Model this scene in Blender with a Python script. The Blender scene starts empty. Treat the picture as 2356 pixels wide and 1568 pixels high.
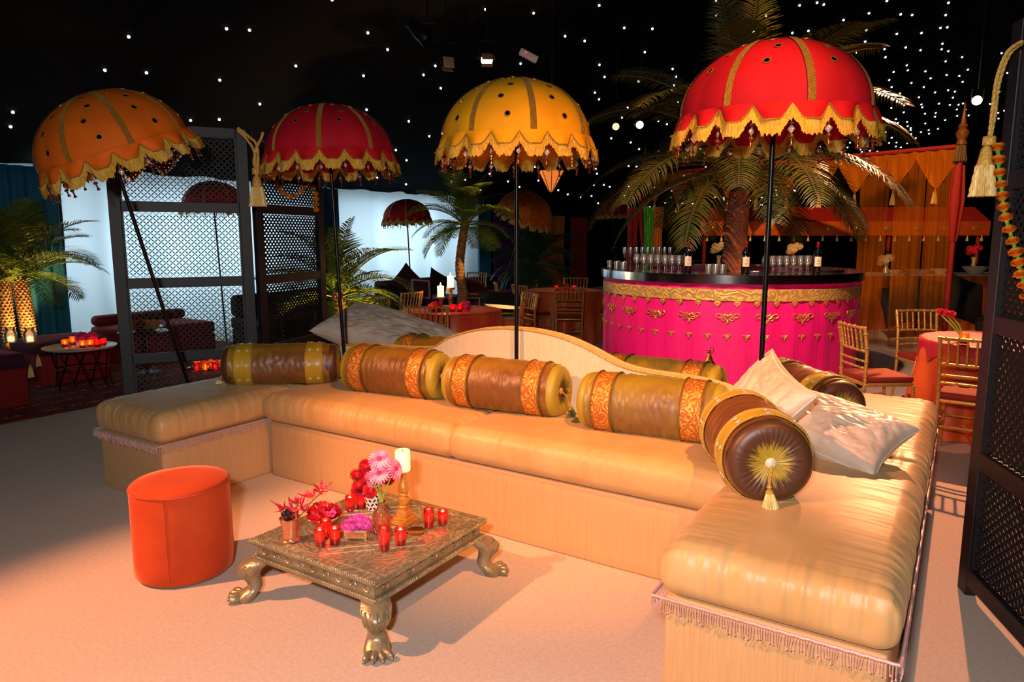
import bpy, bmesh, math, random
from math import sin, cos, pi, radians, sqrt, atan2, exp
from mathutils import Vector, Matrix, noise, Quaternion
random.seed(7)
scene = bpy.context.scene
C = scene.collection

# ------------------------------------------------------------------ camera
FPX, CX, CY, CAM_H, PITCH = 1620.0, 1178.0, 784.0, 1.6, radians(8.46)
cd = bpy.data.cameras.new('camera'); cam = bpy.data.objects.new('camera', cd); C.objects.link(cam)
cam.location = (0, 0, CAM_H); cam.rotation_euler = (pi/2 - PITCH, 0, 0)
cd.sensor_width = 36.0; cd.lens = 36.0 * FPX / 2356.0; cd.clip_end = 200; cd.clip_start = 0.02
scene.camera = cam
# ------------------------------------------------------------------ view, world
vs = scene.view_settings
vs.view_transform = 'Standard'; vs.look = 'None'; vs.gamma = 1.0; vs.use_curve_mapping = False
vs.exposure = 0.0
w = bpy.data.worlds.new('night'); scene.world = w; w.use_nodes = True
w.node_tree.nodes['Background'].inputs[0].default_value = (0.9, 0.75, 0.7, 1)
w.node_tree.nodes['Background'].inputs[1].default_value = 0.006

# sofa / tent axes: u runs along the long sofa, v towards the back of the tent
AL = radians(32.6)
UX, UY, VX, VY = cos(AL), -sin(AL), sin(AL), cos(AL)
def W(u, v, z=0.0): return Vector((UX*u + VX*v, UY*u + VY*v, z))
def _ray(x, y):
    a = (x-CX)/FPX; b = -(y-CY)/FPX
    return Vector((a, cos(PITCH)+b*sin(PITCH), -sin(PITCH)+b*cos(PITCH)))
def at(x, y, Y):                       # a point at distance Y into the tent, seen at photo position x, y
    r = _ray(x, y); t = Y/r.y; return Vector((r.x*t, Y, CAM_H + r.z*t))
def fl(x, y, z=0.0):                   # a point of the floor (or of height z)
    r = _ray(x, y); t = (z-CAM_H)/r.z; return Vector((r.x*t, r.y*t, z))

# ------------------------------------------------------------------ lights
def aim(o, target):
    d = Vector(target) - o.location
    o.rotation_euler = d.to_track_quat('-Z', 'Y').to_euler()
def spot(name, loc, target, power, color, angle=60, blend=0.35, size=0.06):
    l = bpy.data.lights.new(name, 'SPOT'); l.energy = power; l.color = color
    l.spot_size = radians(angle); l.spot_blend = blend; l.shadow_soft_size = size
    o = bpy.data.objects.new(name, l); C.objects.link(o); o.location = loc; aim(o, target); return o
def area(name, loc, target, power, color, sx, sy):
    l = bpy.data.lights.new(name, 'AREA'); l.energy = power; l.color = color
    l.shape = 'RECTANGLE'; l.size = sx; l.size_y = sy
    o = bpy.data.objects.new(name, l); C.objects.link(o); o.location = loc; aim(o, target); return o
def point(name, loc, power, color, r=0.02):
    l = bpy.data.lights.new(name, 'POINT'); l.energy = power; l.color = color; l.shadow_soft_size = r
    o = bpy.data.objects.new(name, l); C.objects.link(o); o.location = loc; return o
WARM = (1.0, 0.39, 0.17); AMBER = (1.0, 0.50, 0.16)
area('camera_flash', (-0.22, -0.25, 1.98), (0.0, 5.0, 1.0), 116, (1.0, 0.96, 0.93), 0.16, 0.12)
spot('stage_spot_left', (-4.8, 1.84, 4.3), (0.0, 2.45, 0.0), 2200, WARM, 47, 0.5, 0.07)
spot('stage_spot_sofa', (-3.6, 6.6, 5.0), W(-2.3, 3.0, 0.4), 260, (1.0, 0.42, 0.12), 46, 0.6, 0.08)
spot('fill_spot_front', (1.6, 0.4, 5.2), W(-2.1, 3.45, 0.5), 1900, (1.0, 0.36, 0.07), 31, 0.8, 0.08)  # unseen fill lamp, added to turn the seat tops orange
spot('stage_spot_right', (6.2, 10.4, 6.1), (2.5, 4.0, 0.0), 6500, (1.0, 0.38, 0.16), 20, 0.35, 0.05)
spot('stage_spot_bar', (-0.6, 2.6, 5.4), (2.9, 7.4, 0.7), 2600, (1.0, 0.62, 0.45), 32, 0.4, 0.05)
spot('fill_spot_glasses', (2.9, 4.9, 3.9), (2.35, 7.2, 1.1), 420, (1.0, 0.62, 0.36), 30, 0.5, 0.05)  # unseen fill lamp, added to brighten the glasses on the bar
spot('stage_spot_tables', (-0.5, 5.2, 5.6), (0.3, 9.8, 0.6), 3200, (1.0, 0.42, 0.16), 44, 0.6, 0.1)
spot('stage_spot_dining', (1.2, 9.8, 5.6), (3.9, 5.8, 0.6), 900, (1.0, 0.40, 0.14), 40, 0.6, 0.1)
spot('stage_spot_pavilion', (2.0, 5.5, 5.5), (6.0, 12.5, 1.5), 2400, AMBER, 46, 0.7, 0.1)
spot('stage_spot_lounge', (-3.2, 9.2, 4.6), (-4.9, 7.0, 0.2), 700, (1.0, 0.30, 0.12), 55, 0.6, 0.1)
for k, (v0, v1) in enumerate(((2.6, 4.4), (4.5, 8.95), (9.05, 13.6))):
    vm = (v0+v1)/2
    area('daylight_%d' % (k+1), W(-10.9, vm, 1.5), W(-5, vm, 1.3), 23*(v1-v0), (0.72, 0.90, 1.0), (v1-v0)*.8, 1.3)

# ------------------------------------------------------------------ materials
def lin(c):
    if isinstance(c, str):
        c = c.lstrip('#'); c = [int(c[i:i+2], 16)/255 for i in (0, 2, 4)]
    return tuple(((x/12.92) if x <= 0.04045 else ((x+0.055)/1.055)**2.4) for x in c)
MATS = {}
def mat(name, col, rough=0.6, metal=0.0, col2=None, nscale=8.0, ndet=3.0, sheen=0.0, bump=0.0, bscale=40.0, btype='NOISE',
        stretch=(1, 1, 1), emit=0.0, emitcol=None, trans=0.0, ior=1.45, coat=0.0, spec=0.5, sub=0.0, ramp=(0.35, 0.65), aniso=0.0, sheencol=None):
    if name in MATS: return MATS[name]
    m = bpy.data.materials.new(name); m.use_nodes = True; MATS[name] = m
    nt = m.node_tree; N = nt.nodes; L = nt.links; b = N['Principled BSDF']
    c = lin(col); b.inputs['Base Color'].default_value = (*c, 1)
    b.inputs['Roughness'].default_value = rough; b.inputs['Metallic'].default_value = metal
    b.inputs['Specular IOR Level'].default_value = spec; b.inputs['IOR'].default_value = ior
    if sheen:
        b.inputs['Sheen Weight'].default_value = sheen; b.inputs['Sheen Roughness'].default_value = 0.35
        b.inputs['Sheen Tint'].default_value = (*lin(sheencol or col), 1)
    if coat: b.inputs['Coat Weight'].default_value = coat
    if trans: b.inputs['Transmission Weight'].default_value = trans
    if sub:
        b.inputs['Subsurface Weight'].default_value = sub; b.inputs['Subsurface Radius'].default_value = (0.02, 0.01, 0.006)
    if aniso: b.inputs['Anisotropic'].default_value = aniso
    if emit:
        b.inputs['Emission Color'].default_value = (*lin(emitcol or col), 1); b.inputs['Emission Strength'].default_value = emit
    tc = None
    def coords(st):
        nonlocal tc
        if tc is None: tc = N.new('ShaderNodeTexCoord')
        mp = N.new('ShaderNodeMapping'); mp.inputs['Scale'].default_value = st
        L.new(tc.outputs['Object'], mp.inputs[0]); return mp.outputs[0]
    if col2 is not None:
        n = N.new('ShaderNodeTexNoise'); n.inputs['Scale'].default_value = nscale; n.inputs['Detail'].default_value = ndet
        L.new(coords(stretch), n.inputs['Vector'])
        r = N.new('ShaderNodeValToRGB'); L.new(n.outputs['Fac'], r.inputs[0])
        r.color_ramp.elements[0].position = ramp[0]; r.color_ramp.elements[1].position = ramp[1]
        r.color_ramp.elements[0].color = (*c, 1); r.color_ramp.elements[1].color = (*lin(col2), 1)
        L.new(r.outputs[0], b.inputs['Base Color'])
    if bump:
        if btype == 'VORONOI':
            t = N.new('ShaderNodeTexVoronoi'); t.inputs['Scale'].default_value = bscale; out = t.outputs['Distance']
        elif btype == 'WAVE':
            t = N.new('ShaderNodeTexWave'); t.inputs['Scale'].default_value = bscale; t.inputs['Distortion'].default_value = 2.5; out = t.outputs['Fac']
        elif btype == 'RINGS':
            t = N.new('ShaderNodeTexWave'); t.wave_type = 'RINGS'; t.rings_direction = 'SPHERICAL'
            t.inputs['Scale'].default_value = bscale; t.inputs['Distortion'].default_value = 14.0; t.inputs['Detail Scale'].default_value = 1.4; out = t.outputs['Fac']
        else:
            t = N.new('ShaderNodeTexNoise'); t.inputs['Scale'].default_value = bscale; t.inputs['Detail'].default_value = 4; out = t.outputs['Fac']
        L.new(coords(stretch), t.inputs['Vector'])
        bp = N.new('ShaderNodeBump'); bp.inputs['Strength'].default_value = min(1, bump); bp.inputs['Distance'].default_value = 0.01*max(1, bump)
        L.new(out, bp.inputs['Height']); L.new(bp.outputs[0], b.inputs['Normal'])
    return m
def clear_glass(name, tint=(1, 1, 1), gloss=0.35, rough=0.03, dens=0.12, glow=0.0):
    if name in MATS: return MATS[name]
    m = bpy.data.materials.new(name); m.use_nodes = True; MATS[name] = m
    nt = m.node_tree; N = nt.nodes; L = nt.links; N.remove(N['Principled BSDF']); out = N['Material Output']
    t = N.new('ShaderNodeBsdfTransparent'); t.inputs[0].default_value = (*tint, 1)
    g = N.new('ShaderNodeBsdfGlossy'); g.inputs['Roughness'].default_value = rough
    lw = N.new('ShaderNodeFresnel'); lw.inputs['IOR'].default_value = 1.5
    mt = N.new('ShaderNodeMath'); mt.operation = 'MULTIPLY_ADD'; mt.inputs[1].default_value = 1.0; mt.inputs[2].default_value = dens
    L.new(lw.outputs[0], mt.inputs[0])
    if glow:                            # coloured glass scatters some of the light that passes it
        tl = N.new('ShaderNodeBsdfTranslucent'); tl.inputs[0].default_value = (*tint, 1); df = N.new('ShaderNodeBsdfDiffuse'); df.inputs[0].default_value = (*tint, 1)
        m0 = N.new('ShaderNodeMixShader'); m0.inputs[0].default_value = .5; L.new(tl.outputs[0], m0.inputs[1]); L.new(df.outputs[0], m0.inputs[2])
        m3 = N.new('ShaderNodeMixShader'); m3.inputs[0].default_value = glow; L.new(t.outputs[0], m3.inputs[1]); L.new(m0.outputs[0], m3.inputs[2]); t = m3
    mx = N.new('ShaderNodeMixShader'); L.new(mt.outputs[0], mx.inputs[0]); L.new(t.outputs[0], mx.inputs[1]); L.new(g.outputs[0], mx.inputs[2])
    L.new(mx.outputs[0], out.inputs[0]); return m
def cloth_sheer(name, col, alpha=0.5, rough=0.6, transl=0.6):
    if name in MATS: return MATS[name]
    m = bpy.data.materials.new(name); m.use_nodes = True; MATS[name] = m
    nt = m.node_tree; N = nt.nodes; L = nt.links; N.remove(N['Principled BSDF']); out = N['Material Output']
    d = N.new('ShaderNodeBsdfDiffuse'); d.inputs[0].default_value = (*lin(col), 1)
    t = N.new('ShaderNodeBsdfTranslucent'); t.inputs[0].default_value = (*lin(col), 1)
    m1 = N.new('ShaderNodeMixShader'); m1.inputs[0].default_value = transl
    L.new(d.outputs[0], m1.inputs[1]); L.new(t.outputs[0], m1.inputs[2])
    if alpha < 1:
        tr = N.new('ShaderNodeBsdfTransparent'); m2 = N.new('ShaderNodeMixShader'); m2.inputs[0].default_value = alpha
        L.new(tr.outputs[0], m2.inputs[1]); L.new(m1.outputs[0], m2.inputs[2]); L.new(m2.outputs[0], out.inputs[0])
    else: L.new(m1.outputs[0], out.inputs[0])
    return m

# ------------------------------------------------------------------ mesh builder
class MB:
    def __init__(s): s.v = []; s.f = []
    def add(s, vs_, fs_, M=None):
        o = len(s.v)
        if M is not None: vs_ = [M @ Vector(p) for p in vs_]
        s.v.extend([tuple(p) for p in vs_]); s.f.extend([tuple(i+o for i in f) for f in fs_]); return s
    def box(s, c, d, M=None):
        x, y, z = d[0]/2, d[1]/2, d[2]/2
        vs_ = [(c[0]+i*x, c[1]+j*y, c[2]+k*z) for i in (-1, 1) for j in (-1, 1) for k in (-1, 1)]
        return s.add(vs_, [(0, 1, 3, 2), (4, 6, 7, 5), (0, 4, 5, 1), (2, 3, 7, 6), (0, 2, 6, 4), (1, 5, 7, 3)], M)
    def bbox(s, c, d, b=0.008, M=None):      # box with bevelled edges
        return s.rbox(c, d, b, 1, M)
    def rbox(s, c, d, r, n=4, M=None, fn=None, div=(1, 1, 1)):
        hx = [d[i]/2 for i in range(3)]
        def coords1(h, k):
            r_ = min(r, h*0.999)
            edge = [-h + r_*(1-cos(pi/2*t/n)) for t in range(n+1)] if n > 1 else [-h, -h+r_]
            inner = [-h+r_+(2*h-2*r_)*t/k for t in range(1, k)]
            return edge + inner + [-e for e in reversed(edge)]
        G = [coords1(hx[i], max(1, div[i])) for i in range(3)]
        idx = {}; vs_ = []; fs_ = []
        def vid(p):
            key = (round(p[0], 6), round(p[1], 6), round(p[2], 6))
            if key in idx: return idx[key]
            q = [max(-(hx[i]-r), min(hx[i]-r, p[i])) for i in range(3)]
            dv = Vector([p[i]-q[i] for i in range(3)])
            if dv.length > 1e-9: dv = dv.normalized()*r
            o = [q[i]+dv[i]+c[i] for i in range(3)]
            if fn: o = fn(o)
            idx[key] = len(vs_); vs_.append(tuple(o)); return idx[key]
        for ax in range(3):
            a, b2 = [(1, 2), (2, 0), (0, 1)][ax]
            for sg in (-1, 1):
                for i in range(len(G[a])-1):
                    for j in range(len(G[b2])-1):
                        q = []
                        for (ii, jj) in ((i, j), (i+1, j), (i+1, j+1), (i, j+1)):
                            p = [0, 0, 0]; p[ax] = sg*hx[ax]; p[a] = G[a][ii]; p[b2] = G[b2][jj]; q.append(vid(p))
                        if sg < 0: q.reverse()
                        if len(set(q)) == 4: fs_.append(tuple(q))
        return s.add(vs_, fs_, M)
    def tube(s, pts, r, n=8, closed=False, caps=True, M=None):
        pts = [Vector(p) for p in pts]; m = len(pts)
        rr = r if isinstance(r, (list, tuple)) else [r]*m
        vs_ = []; fs_ = []; nrm = None
        for i, p in enumerate(pts):
            a = pts[(i-1) % m] if (closed or i > 0) else p; b2 = pts[(i+1) % m] if (closed or i < m-1) else p
            t = (b2-a)
            t = t.normalized() if t.length > 1e-9 else Vector((0, 0, 1))
            if nrm is None:
                nrm = t.cross(Vector((0, 0, 1)))
                if nrm.length < 0.05: nrm = t.cross(Vector((1, 0, 0)))
                nrm.normalize()
            else:
                nrm = nrm - t*nrm.dot(t)
                nrm = nrm.normalized() if nrm.length > 1e-6 else t.orthogonal().normalized()
            bn = t.cross(nrm)
            for k in range(n):
                a_ = 2*pi*k/n; vs_.append(p + (nrm*cos(a_)+bn*sin(a_))*rr[i])
        for i in range(m if closed else m-1):
            for k in range(n):
                j = (i+1) % m
                fs_.append((i*n+k, i*n+(k+1) % n, j*n+(k+1) % n, j*n+k))
        if caps and not closed:
            fs_.append(tuple(reversed(range(n)))); fs_.append(tuple((m-1)*n+k for k in range(n)))
        return s.add(vs_, fs_, M)
    def lathe(s, prof, n=24, M=None, fn=None, cap=False, a0=0.0, a1=2*pi):
        vs_ = []; fs_ = []; rings = []
        full = abs(a1-a0-2*pi) < 1e-6; cnt = n if full else n+1
        for i, (r, z) in enumerate(prof):
            if r < 1e-6: rings.append([len(vs_)]*cnt); vs_.append((0, 0, z))
            else:
                ring = []
                for k in range(cnt):
                    a = a0+(a1-a0)*k/n; rr, zz = (r, z) if fn is None else fn(r, z, a, i)
                    ring.append(len(vs_)); vs_.append((rr*cos(a), rr*sin(a), zz))
                rings.append(ring)
        for i in range(len(prof)-1):
            A, B = rings[i], rings[i+1]
            for k in range(n):
                j = (k+1) % cnt
                q = [A[k], A[j], B[j], B[k]]; u = []
                for x in q:
                    if x not in u: u.append(x)
                if len(u) >= 3: fs_.append(tuple(u))
        if cap:
            if prof[0][0] > 1e-6: fs_.append(tuple(reversed(rings[0])))
            if prof[-1][0] > 1e-6: fs_.append(tuple(rings[-1]))
        return s.add(vs_, fs_, M)
    def ball(s, c, r, n=12, m=8, M=None):
        r = r if isinstance(r, (list, tuple)) else (r, r, r)
        vs_ = [(c[0], c[1], c[2]-r[2])]; fs_ = []
        for i in range(1, m):
            t = -pi/2+pi*i/m
            for k in range(n): vs_.append((c[0]+r[0]*cos(t)*cos(2*pi*k/n), c[1]+r[1]*cos(t)*sin(2*pi*k/n), c[2]+r[2]*sin(t)))
        vs_.append((c[0], c[1], c[2]+r[2])); top = len(vs_)-1
        for k in range(n): fs_.append((0, 1+(k+1) % n, 1+k))
        for i in range(m-2):
            for k in range(n):
                fs_.append((1+i*n+k, 1+i*n+(k+1) % n, 1+(i+1)*n+(k+1) % n, 1+(i+1)*n+k))
        for k in range(n): fs_.append((1+(m-2)*n+k, 1+(m-2)*n+(k+1) % n, top))
        return s.add(vs_, fs_, M)
    def grid(s, nx, ny, fn, M=None, wrap=False):
        vs_ = [fn(i/nx, j/ny) for j in range(ny+1) for i in range(nx if wrap else nx+1)]
        w_ = nx if wrap else nx+1
        fs_ = [(j*w_+i, j*w_+(i+1) % w_, (j+1)*w_+(i+1) % w_, (j+1)*w_+i) for j in range(ny) for i in range(nx)]
        return s.add(vs_, fs_, M)
    def slab(s, nx, ny, fn, th, M=None):           # a thin sheet with thickness, fn(s,t)->(point, normal)
        a = []; b2 = []
        for j in range(ny+1):
            for i in range(nx+1):
                p, q = fn(i/nx, j/ny); p = Vector(p); q = Vector(q)
                a.append(p+q*th/2); b2.append(p-q*th/2)
        o = len(a); w_ = nx+1; fs_ = []
        for j in range(ny):
            for i in range(nx):
                q = (j*w_+i, j*w_+i+1, (j+1)*w_+i+1, (j+1)*w_+i)
                fs_.append(q); fs_.append(tuple(o+k for k in reversed(q)))
        rim = [i for i in range(w_)] + [j*w_+nx for j in range(1, ny+1)] + [ny*w_+i for i in range(nx-1, -1, -1)] + [j*w_ for j in range(ny-1, 0, -1)]
        for k in range(len(rim)):
            x, y = rim[k], rim[(k+1) % len(rim)]; fs_.append((y, x, x+o, y+o))
        return s.add(a+b2, fs_, M)
    def prism(s, pts, z0, z1, M=None):
        n = len(pts); vs_ = [(p[0], p[1], z0) for p in pts]+[(p[0], p[1], z1) for p in pts]
        fs_ = [tuple(reversed(range(n))), tuple(range(n, 2*n))]+[(i, (i+1) % n, n+(i+1) % n, n+i) for i in range(n)]
        return s.add(vs_, fs_, M)
    def mesh(s, name, m, smooth=True, angle=40):
        me = bpy.data.meshes.new(name); me.from_pydata(s.v, [], s.f); me.update()
        if m is not None: me.materials.append(m)
        if smooth:
            me.polygons.foreach_set('use_smooth', [True]*len(me.polygons))
            if angle < 180: me.set_sharp_from_angle(angle=radians(angle))
        return me
def put(name, data, parent=None, loc=None, rot=None, scale=None):
    o = bpy.data.objects.new(name, data); C.objects.link(o)
    if parent is not None: o.parent = parent
    if loc is not None: o.location = loc
    if rot is not None:
        if isinstance(rot, Quaternion): o.rotation_mode = 'QUATERNION'; o.rotation_quaternion = rot
        else: o.rotation_euler = rot
    if scale is not None: o.scale = scale if isinstance(scale, (tuple, list)) else (scale,)*3
    return o
def obj(name, mb, m, parent=None, loc=None, rot=None, scale=None, smooth=True, angle=40):
    return put(name, mb.mesh(name, m, smooth, angle), parent, loc, rot, scale)
def tag(o, label, cat, group=None):
    o['label'] = label; o['category'] = cat
    if group: o['group'] = group
    return o
def thing(name, label, cat, loc=(0, 0, 0), rotz=0.0, group=None, rot=None):
    o = bpy.data.objects.new(name, None); C.objects.link(o); o.empty_display_size = 0.1
    o.location = loc; o.rotation_euler = rot if rot is not None else (0, 0, rotz); return tag(o, label, cat, group)
def struct(o): o['kind'] = 'structure'; return o
def stuff(o): o['kind'] = 'stuff'; return o
KIDS = {}
def dup(root, label, loc, rotz=0.0, group=None, rot=None, scale=None):
    r = root.copy(); C.objects.link(r); r.location = loc; r.rotation_euler = rot if rot is not None else (0, 0, rotz)
    if scale is not None: r.scale = (scale,)*3
    r['label'] = label
    if group: r['group'] = group
    for ch in root.children:
        c = ch.copy(); C.objects.link(c); c.parent = r
        for g in ch.children:
            d = g.copy(); C.objects.link(d); d.parent = c
    return r
def T(x, y, z): return Matrix.Translation((x, y, z))
def R(a, ax): return Matrix.Rotation(a, 4, ax)
def S(x, y, z): return Matrix.Diagonal((x, y, z, 1))
def align(d, up=(0, 0, 1)):            # matrix turning local z to direction d
    return Vector(d).to_track_quat('Z', 'Y').to_matrix().to_4x4()
def nz(x, y, z, s=1.0): return noise.noise(Vector((x*s, y*s, z*s)))

GOLD = mat('gold_paint', '#cfa052', 0.36, 0.55, col2='#b88a3c', nscale=30)
GOLDB = mat('gold_bright', '#e0a850', 0.25, 0.95)
GLITTER = mat('gold_glitter', '#e2b252', 0.42, 0.45, col2='#a87a2a', nscale=300, ndet=1, bump=1.0, bscale=300, btype='VORONOI')
FRINGE = mat('gold_fringe', '#dfb136', 0.4, 0.2, col2='#a87e1c', nscale=60, stretch=(3, 3, 0.4), bump=0.6, bscale=160, spec=0.8)
ROPE = mat('gold_rope', '#d9b25a', 0.5, 0.15, col2='#b98c38', nscale=90, bump=0.4, bscale=200)
BLACKM = mat('black_metal', '#0d0d10', 0.32, 0.4)
LATT = mat('lattice_paint', '#0e0b0e', 0.55)
SCREEN = mat('screen_paint', '#19141a', 0.5, 0.0, col2='#151015', nscale=12, bump=0.15, bscale=180)
SILK = mat('gold_silk', '#c8a06c', 0.44, 0.0, col2='#be945e', nscale=5, sheen=0.2, sheencol='#ffe6c4', bump=0.12, bscale=30, spec=0.5)
SILKB = mat('gold_silk_base', '#c79e70', 0.58, 0.0, col2='#bf9566', nscale=12, stretch=(16, 16, 0.25), sheen=0.15, sheencol='#ffdca8', bump=0.18, bscale=60, spec=0.45)
CREAM = mat('cream_panel', '#d8c9ad', 0.75, 0.0, col2='#cdbc9d', nscale=14, stretch=(10, 10, 1), bump=0.1, bscale=220)
SATIN = mat('cream_satin', '#dfcbb9', 0.40, 0.0, col2='#d3b8a2', nscale=6, sheen=0.25, sheencol='#fff0e8', spec=0.6)
BEAD = mat('pink_bead_fringe', '#cdaaa0', 0.45, 0.0, col2='#b98a86', nscale=200)
VELVO = mat('orange_velvet', '#c4440e', 0.85, 0.0, col2='#b8380a', nscale=5, sheen=0.7, sheencol='#ff9060', bump=0.1, bscale=240)

# ------------------------------------------------------------------ the tent
CARPET = mat('cream_carpet', '#c9b3a4', 0.95, 0.0, col2='#bfa797', nscale=60, ndet=5, bump=0.35, bscale=420, sheen=0.1, sheencol='#fff0e0')
BLACKC = mat('black_lining', '#060607', 0.95, 0.0, spec=0.1)
def rect_uv(u0, u1, v0, v1, z0, z1):
    mb = MB(); mb.box(((u0+u1)/2, (v0+v1)/2, (z0+z1)/2), (u1-u0, v1-v0, z1-z0)); return mb
ROTZ = (0, 0, -AL)
struct(obj('floor', rect_uv(-9.9, 9.9, -6, 36, -0.05, 0.0), CARPET, rot=ROTZ, smooth=False))
EAVE, RIDGE, UW = 2.46, 6.55, 9.78
def roofz(u): return EAVE + (RIDGE-EAVE)*(1-abs(u)/UW)
mb = MB()
for sg in (-1, 1):
    a, b = (sg*UW, EAVE), (0, RIDGE)
    vs_ = [(a[0], -6, a[1]), (b[0], -6, b[1]), (b[0], 36, b[1]), (a[0], 36, a[1])]
    vs_ += [(p[0], p[1], p[2]+0.05) for p in vs_]
    mb.add(vs_, [(0, 1, 2, 3), (7, 6, 5, 4), (0, 4, 5, 1), (1, 5, 6, 2), (2, 6, 7, 3), (3, 7, 4, 0)])
ceiling = struct(obj('ceiling', mb, BLACKC, rot=ROTZ, smooth=False))
# star lights: pinpoint lamps set in the black lining
STAR = mat('star_light', '#ffffff', 0.5, emit=6.0, emitcol='#f4f8ff')
smb = MB(); smb.ball((0, 0, 0), 0.0125, 6, 4); star_me = smb.mesh('star_light', STAR)
from bpy_extras.object_utils import world_to_camera_view
bpy.context.view_layer.update()
cand = []
rs = random.Random(3)
for sg in (-1, 1):
    n1, n2 = 12, 48
    for i in range(n1):
        for j in range(n2):
            u = sg*(0.25 + (UW-0.5)*(i+0.5+rs.uniform(-.42, .42))/n1); v = -2 + 37.5*(j+0.5+rs.uniform(-.42, .42))/n2
            p = W(u, v, roofz(u)-0.012)
            d = p-Vector((0, 0, CAM_H)); zc = d.y*cos(PITCH)-d.z*sin(PITCH)
            if zc < 0.5: continue
            X = CX+FPX*d.x/zc; Y = CY-FPX*(d.y*sin(PITCH)+d.z*cos(PITCH))/zc
            if -250 < X < 3600 and -300 < Y < 560: cand.append((d.length, u, v, roofz(u)-0.012))
cand.sort()
for d, u, v, z in cand[:300]:
    put('star_light', star_me, ceiling, (u, v, z), scale=0.7+0.062*d)
mb = MB()
for d, u, v, z in cand[300:]: mb.ball((u, v, z), 0.0125*(0.7+0.062*d), 5, 3)
if mb.v: stuff(obj('star_lights', mb, STAR, ceiling))
# walls
for nm, (u0, u1, v0, v1, z1) in dict(wall_right=(9.8, 9.9, -6, 36, EAVE), wall_front=(-9.9, 9.9, -6.1, -6.0, RIDGE), wall_back=(-9.9, 9.9, 36.0, 36.1, RIDGE)).items():
    struct(obj(nm, rect_uv(u0, u1, v0, v1, 0, z1), BLACKC, rot=ROTZ, smooth=False))
struct(obj('wall_left', rect_uv(-9.95, -9.85, 13.9, 36, 0, EAVE+0.05), BLACKC, rot=ROTZ, smooth=False))
WHITEW = cloth_sheer('white_tent_cloth', '#dfe6ea', 1.0, transl=0.75)
BLUEC = mat('teal_blue_drape', '#116080', 0.8, sheen=0.4, sheencol='#2a7a9a')
PURPLE = mat('purple_drape', '#5a1466', 0.8, sheen=0.3); ORANGEC = mat('amber_drape', '#c36a14', 0.8); REDC = mat('red_drape', '#8a1510', 0.8, sheen=0.3)
def drape(name, v0, v1, z0, z1, depth, waves, m, u=-UW, sag=0.0, seed=0, nx=None):
    nx = nx or int(max(16, waves*8)); rr = random.Random(seed); ph = rr.uniform(0, 6)
    def fn(s_, t):
        v = v0+(v1-v0)*s_
        z = z0+(z1-z0)*t
        uu = u + depth*sin(s_*waves*2*pi+ph+0.7*sin(s_*9+ph)+0.5*t)*(0.55+0.45*(1-t)) + 0.5*depth*nz(v*0.9, z*0.8, seed*3.1)
        return (uu, v, z-sag*sin(pi*s_)), (1, 0, 0)
    mb = MB(); mb.slab(nx, 8, fn, 0.006); return obj(name, mb, m, rot=ROTZ, angle=180)
for k, (v0, v1) in enumerate(((2.4, 4.3), (4.62, 9.0), (9.1, 13.75))):
    o = struct(drape('wall_%d' % (k+1), v0, v1, 0.0, EAVE+0.04, 0.10, 5 if k else 2, WHITEW, seed=k+1, nx=80))
GRASS = mat('lawn', '#3f9a3c', 0.9, col2='#2f7f2c', nscale=30)
struct(obj('ground', rect_uv(-16, -9.9, 0, 16, -0.08, -0.03), GRASS, rot=ROTZ, smooth=False))
for k, (v0, v1, lab) in enumerate(((3.5, 4.5, 'teal blue curtain gathered beside the two uplit palms on the left'), (8.72, 9.22, 'dark blue curtain bunched between the two white tent walls'), (13.62, 14.05, 'narrow blue curtain at the far end of the white wall'))):
    tag(drape('tent_curtain', v0, v1, 0.0, EAVE-0.02, 0.06, 3 if k else 6, BLUEC, u=-UW+0.14, seed=11+k), lab, 'curtain', 'blue curtains on the tent wall')
for k, (v0, v1, m, lab) in enumerate(((14.3, 15.2, PURPLE, 'purple drape lit at the dark end of the tent wall'), (15.5, 16.0, PURPLE, 'narrow violet drape next to the amber drape'), (16.4, 17.9, ORANGEC, 'glowing amber drape behind the far dining table'), (18.3, 19.4, REDC, 'red sequinned drape at the dark far corner'))):
    tag(drape('wall_drape', v0, v1, 0.0, EAVE-0.3, 0.05, 4, m, u=-UW+0.1, seed=21+k), lab, 'drape', 'coloured drapes along the far wall')
# ------------------------------------------------------------------ sofa island
BASE_H, SEAT_H = 0.374, 0.565
def sofa(name, label, u0, u1, v0, v1):
    th_ = thing(name, label, 'sofa', W((u0+u1)/2, (v0+v1)/2), -AL, 'sections of the gold sofa island')
    def fn(p):
        p[0] += 0.004*nz(p[0]*3, p[1]*3, p[2]*9)*(1 if abs(p[2]-BASE_H/2) < .17 else 0); p[1] += 0.004*nz(p[1]*4+7, p[0]*3, p[2]*9); return p
    mb = MB(); mb.rbox((0, 0, BASE_H/2), (u1-u0, v1-v0, BASE_H), 0.012, 2, fn=fn, div=(24, 24, 6))
    obj('plinth', mb, SILKB, th_); th_['cu'] = (u0+u1)/2; th_['cv'] = (v0+v1)/2
    return th_
long_sofa = sofa('sofa_section', 'long gold silk sofa section with wavy cream back behind the low table', -3.835, -0.79, 2.99, 3.66)
left_sofa = sofa('sofa_section', 'left gold silk sofa wing with beaded fringe behind the orange pouffe', -4.59, -3.895, 2.267, 5.15)
right_sofa = sofa('sofa_section', 'right gold silk sofa wing with beaded fringe nearest the camera', -0.783, -0.0965, 2.208, 5.15)
back_sofa = sofa('sofa_section', 'gold silk sofa section on the far side facing the bar', -3.835, -0.79, 3.76, 4.43)
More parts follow.
